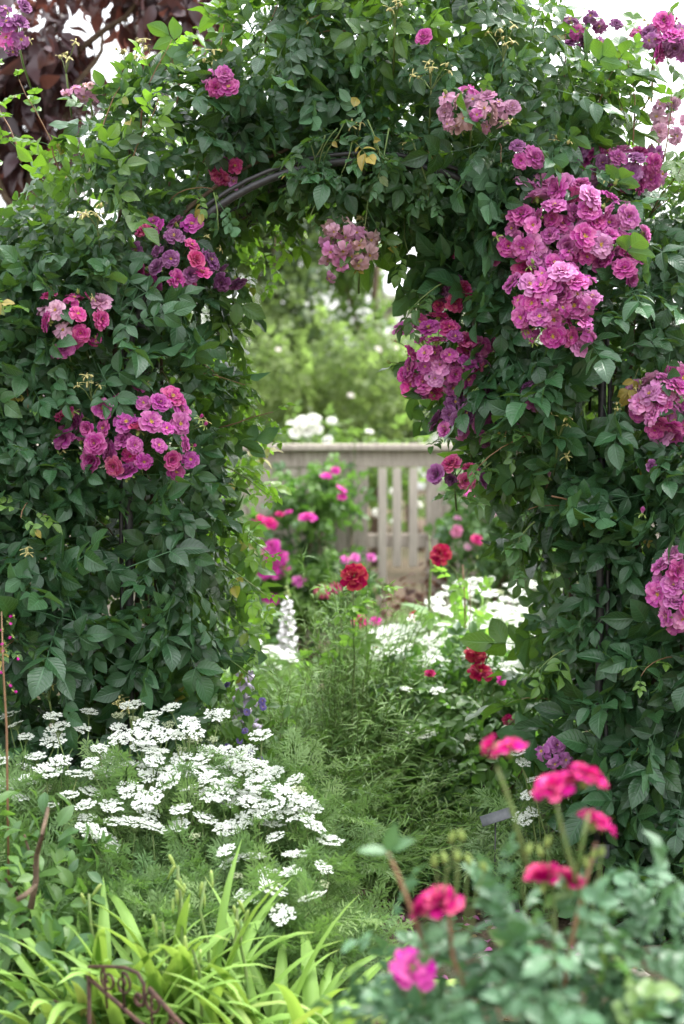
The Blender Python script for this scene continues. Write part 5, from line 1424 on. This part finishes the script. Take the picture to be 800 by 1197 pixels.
# low dark ground cover along the bed's edge
K = 1500; gz = np.array([[rg.uniform(-1.3, 1.3), rg.uniform(-.15, 1.6), 0] for _ in range(K)])
gz = gz[(np.abs(gz[:, 0] - .02) > .16) | (gz[:, 1] > .1)]; K = len(gz); gz[:, 2] = hz_(gz) + rg.uniform(.01, .09, K)
mb = MB(); a = rg.uniform(0, 6.3, K)
fill_leaves(mb, LEAF, gz, basis(np.stack([np.cos(a), np.sin(a), rg.uniform(-.1, .5, K)], 1), np.array([[0, -.1, 1.0]]) + rg.normal(size=(K, 3)) * .3), .06 * rg.uniform(.5, 1.2, K), rg.uniform(0, 1, K), rg.uniform(0, .35, K), rg)
tag(mb.build('ground_cover', [M['dark_leaf']]), 'low dark green ground cover along the bed edge', 'ground cover', kind='stuff')

# ---------------------------------------------------------------- daylight: thin bright overcast
world = bpy.data.worlds.new("World"); SC.world = world; world.use_nodes = True
nt = world.node_tree; nt.nodes.clear()
sky = nt.nodes.new('ShaderNodeTexSky'); sky.sky_type = 'NISHITA'; sky.sun_disc = False
SUN_EL, SUN_AZ = math.radians(60), math.radians(55)      # azimuth clockwise from +Y
sky.sun_elevation = SUN_EL; sky.sun_rotation = SUN_AZ
sky.air_density = 1.3; sky.dust_density = 1.5; sky.ozone_density = 1.0
hs = nt.nodes.new('ShaderNodeHueSaturation'); hs.inputs['Saturation'].default_value = 0.15; hs.inputs['Value'].default_value = 1.5
bg = nt.nodes.new('ShaderNodeBackground'); bg.inputs['Strength'].default_value = 0.15
wo = nt.nodes.new('ShaderNodeOutputWorld')
nt.links.new(sky.outputs[0], hs.inputs['Color']); tc = nt.nodes.new('ShaderNodeTexCoord'); sx = nt.nodes.new('ShaderNodeSeparateXYZ'); nt.links.new(tc.outputs['Generated'], sx.inputs[0])
mr = nt.nodes.new('ShaderNodeMapRange'); nt.links.new(sx.outputs[2], mr.inputs[0])     # an overcast sky is brightest overhead
for i_, v_ in enumerate((0.08, 1.0, 1.0, 4.2)): mr.inputs[i_ + 1].default_value = v_
vm = nt.nodes.new('ShaderNodeVectorMath'); vm.operation = 'SCALE'; nt.links.new(hs.outputs[0], vm.inputs[0]); nt.links.new(mr.outputs[0], vm.inputs['Scale'])
nt.links.new(vm.outputs[0], bg.inputs['Color']); nt.links.new(bg.outputs[0], wo.inputs['Surface'])
sd = bpy.data.lights.new('sun', 'SUN'); sd.energy = 2.4; sd.angle = math.radians(12); sd.color = (1.0, 0.96, 0.90)
so = bpy.data.objects.new('sun', sd); COL.objects.link(so)
sdir = Vector((math.sin(SUN_AZ) * math.cos(SUN_EL), math.cos(SUN_AZ) * math.cos(SUN_EL), math.sin(SUN_EL)))
so.rotation_euler = sdir.to_track_quat('Z', 'Y').to_euler(); so.location = (sdir * 30)
SC.view_settings.view_transform = 'Standard'; SC.view_settings.look = 'None'
SC.view_settings.gamma = 1.0; SC.view_settings.exposure = 0.5
SC.view_settings.use_curve_mapping = False
SC.cycles.use_denoising = True
SC.cycles.max_bounces = 8; SC.cycles.diffuse_bounces = 4; SC.cycles.glossy_bounces = 3; SC.cycles.transmission_bounces = 5
SC.cycles.sample_clamp_indirect = 6.0
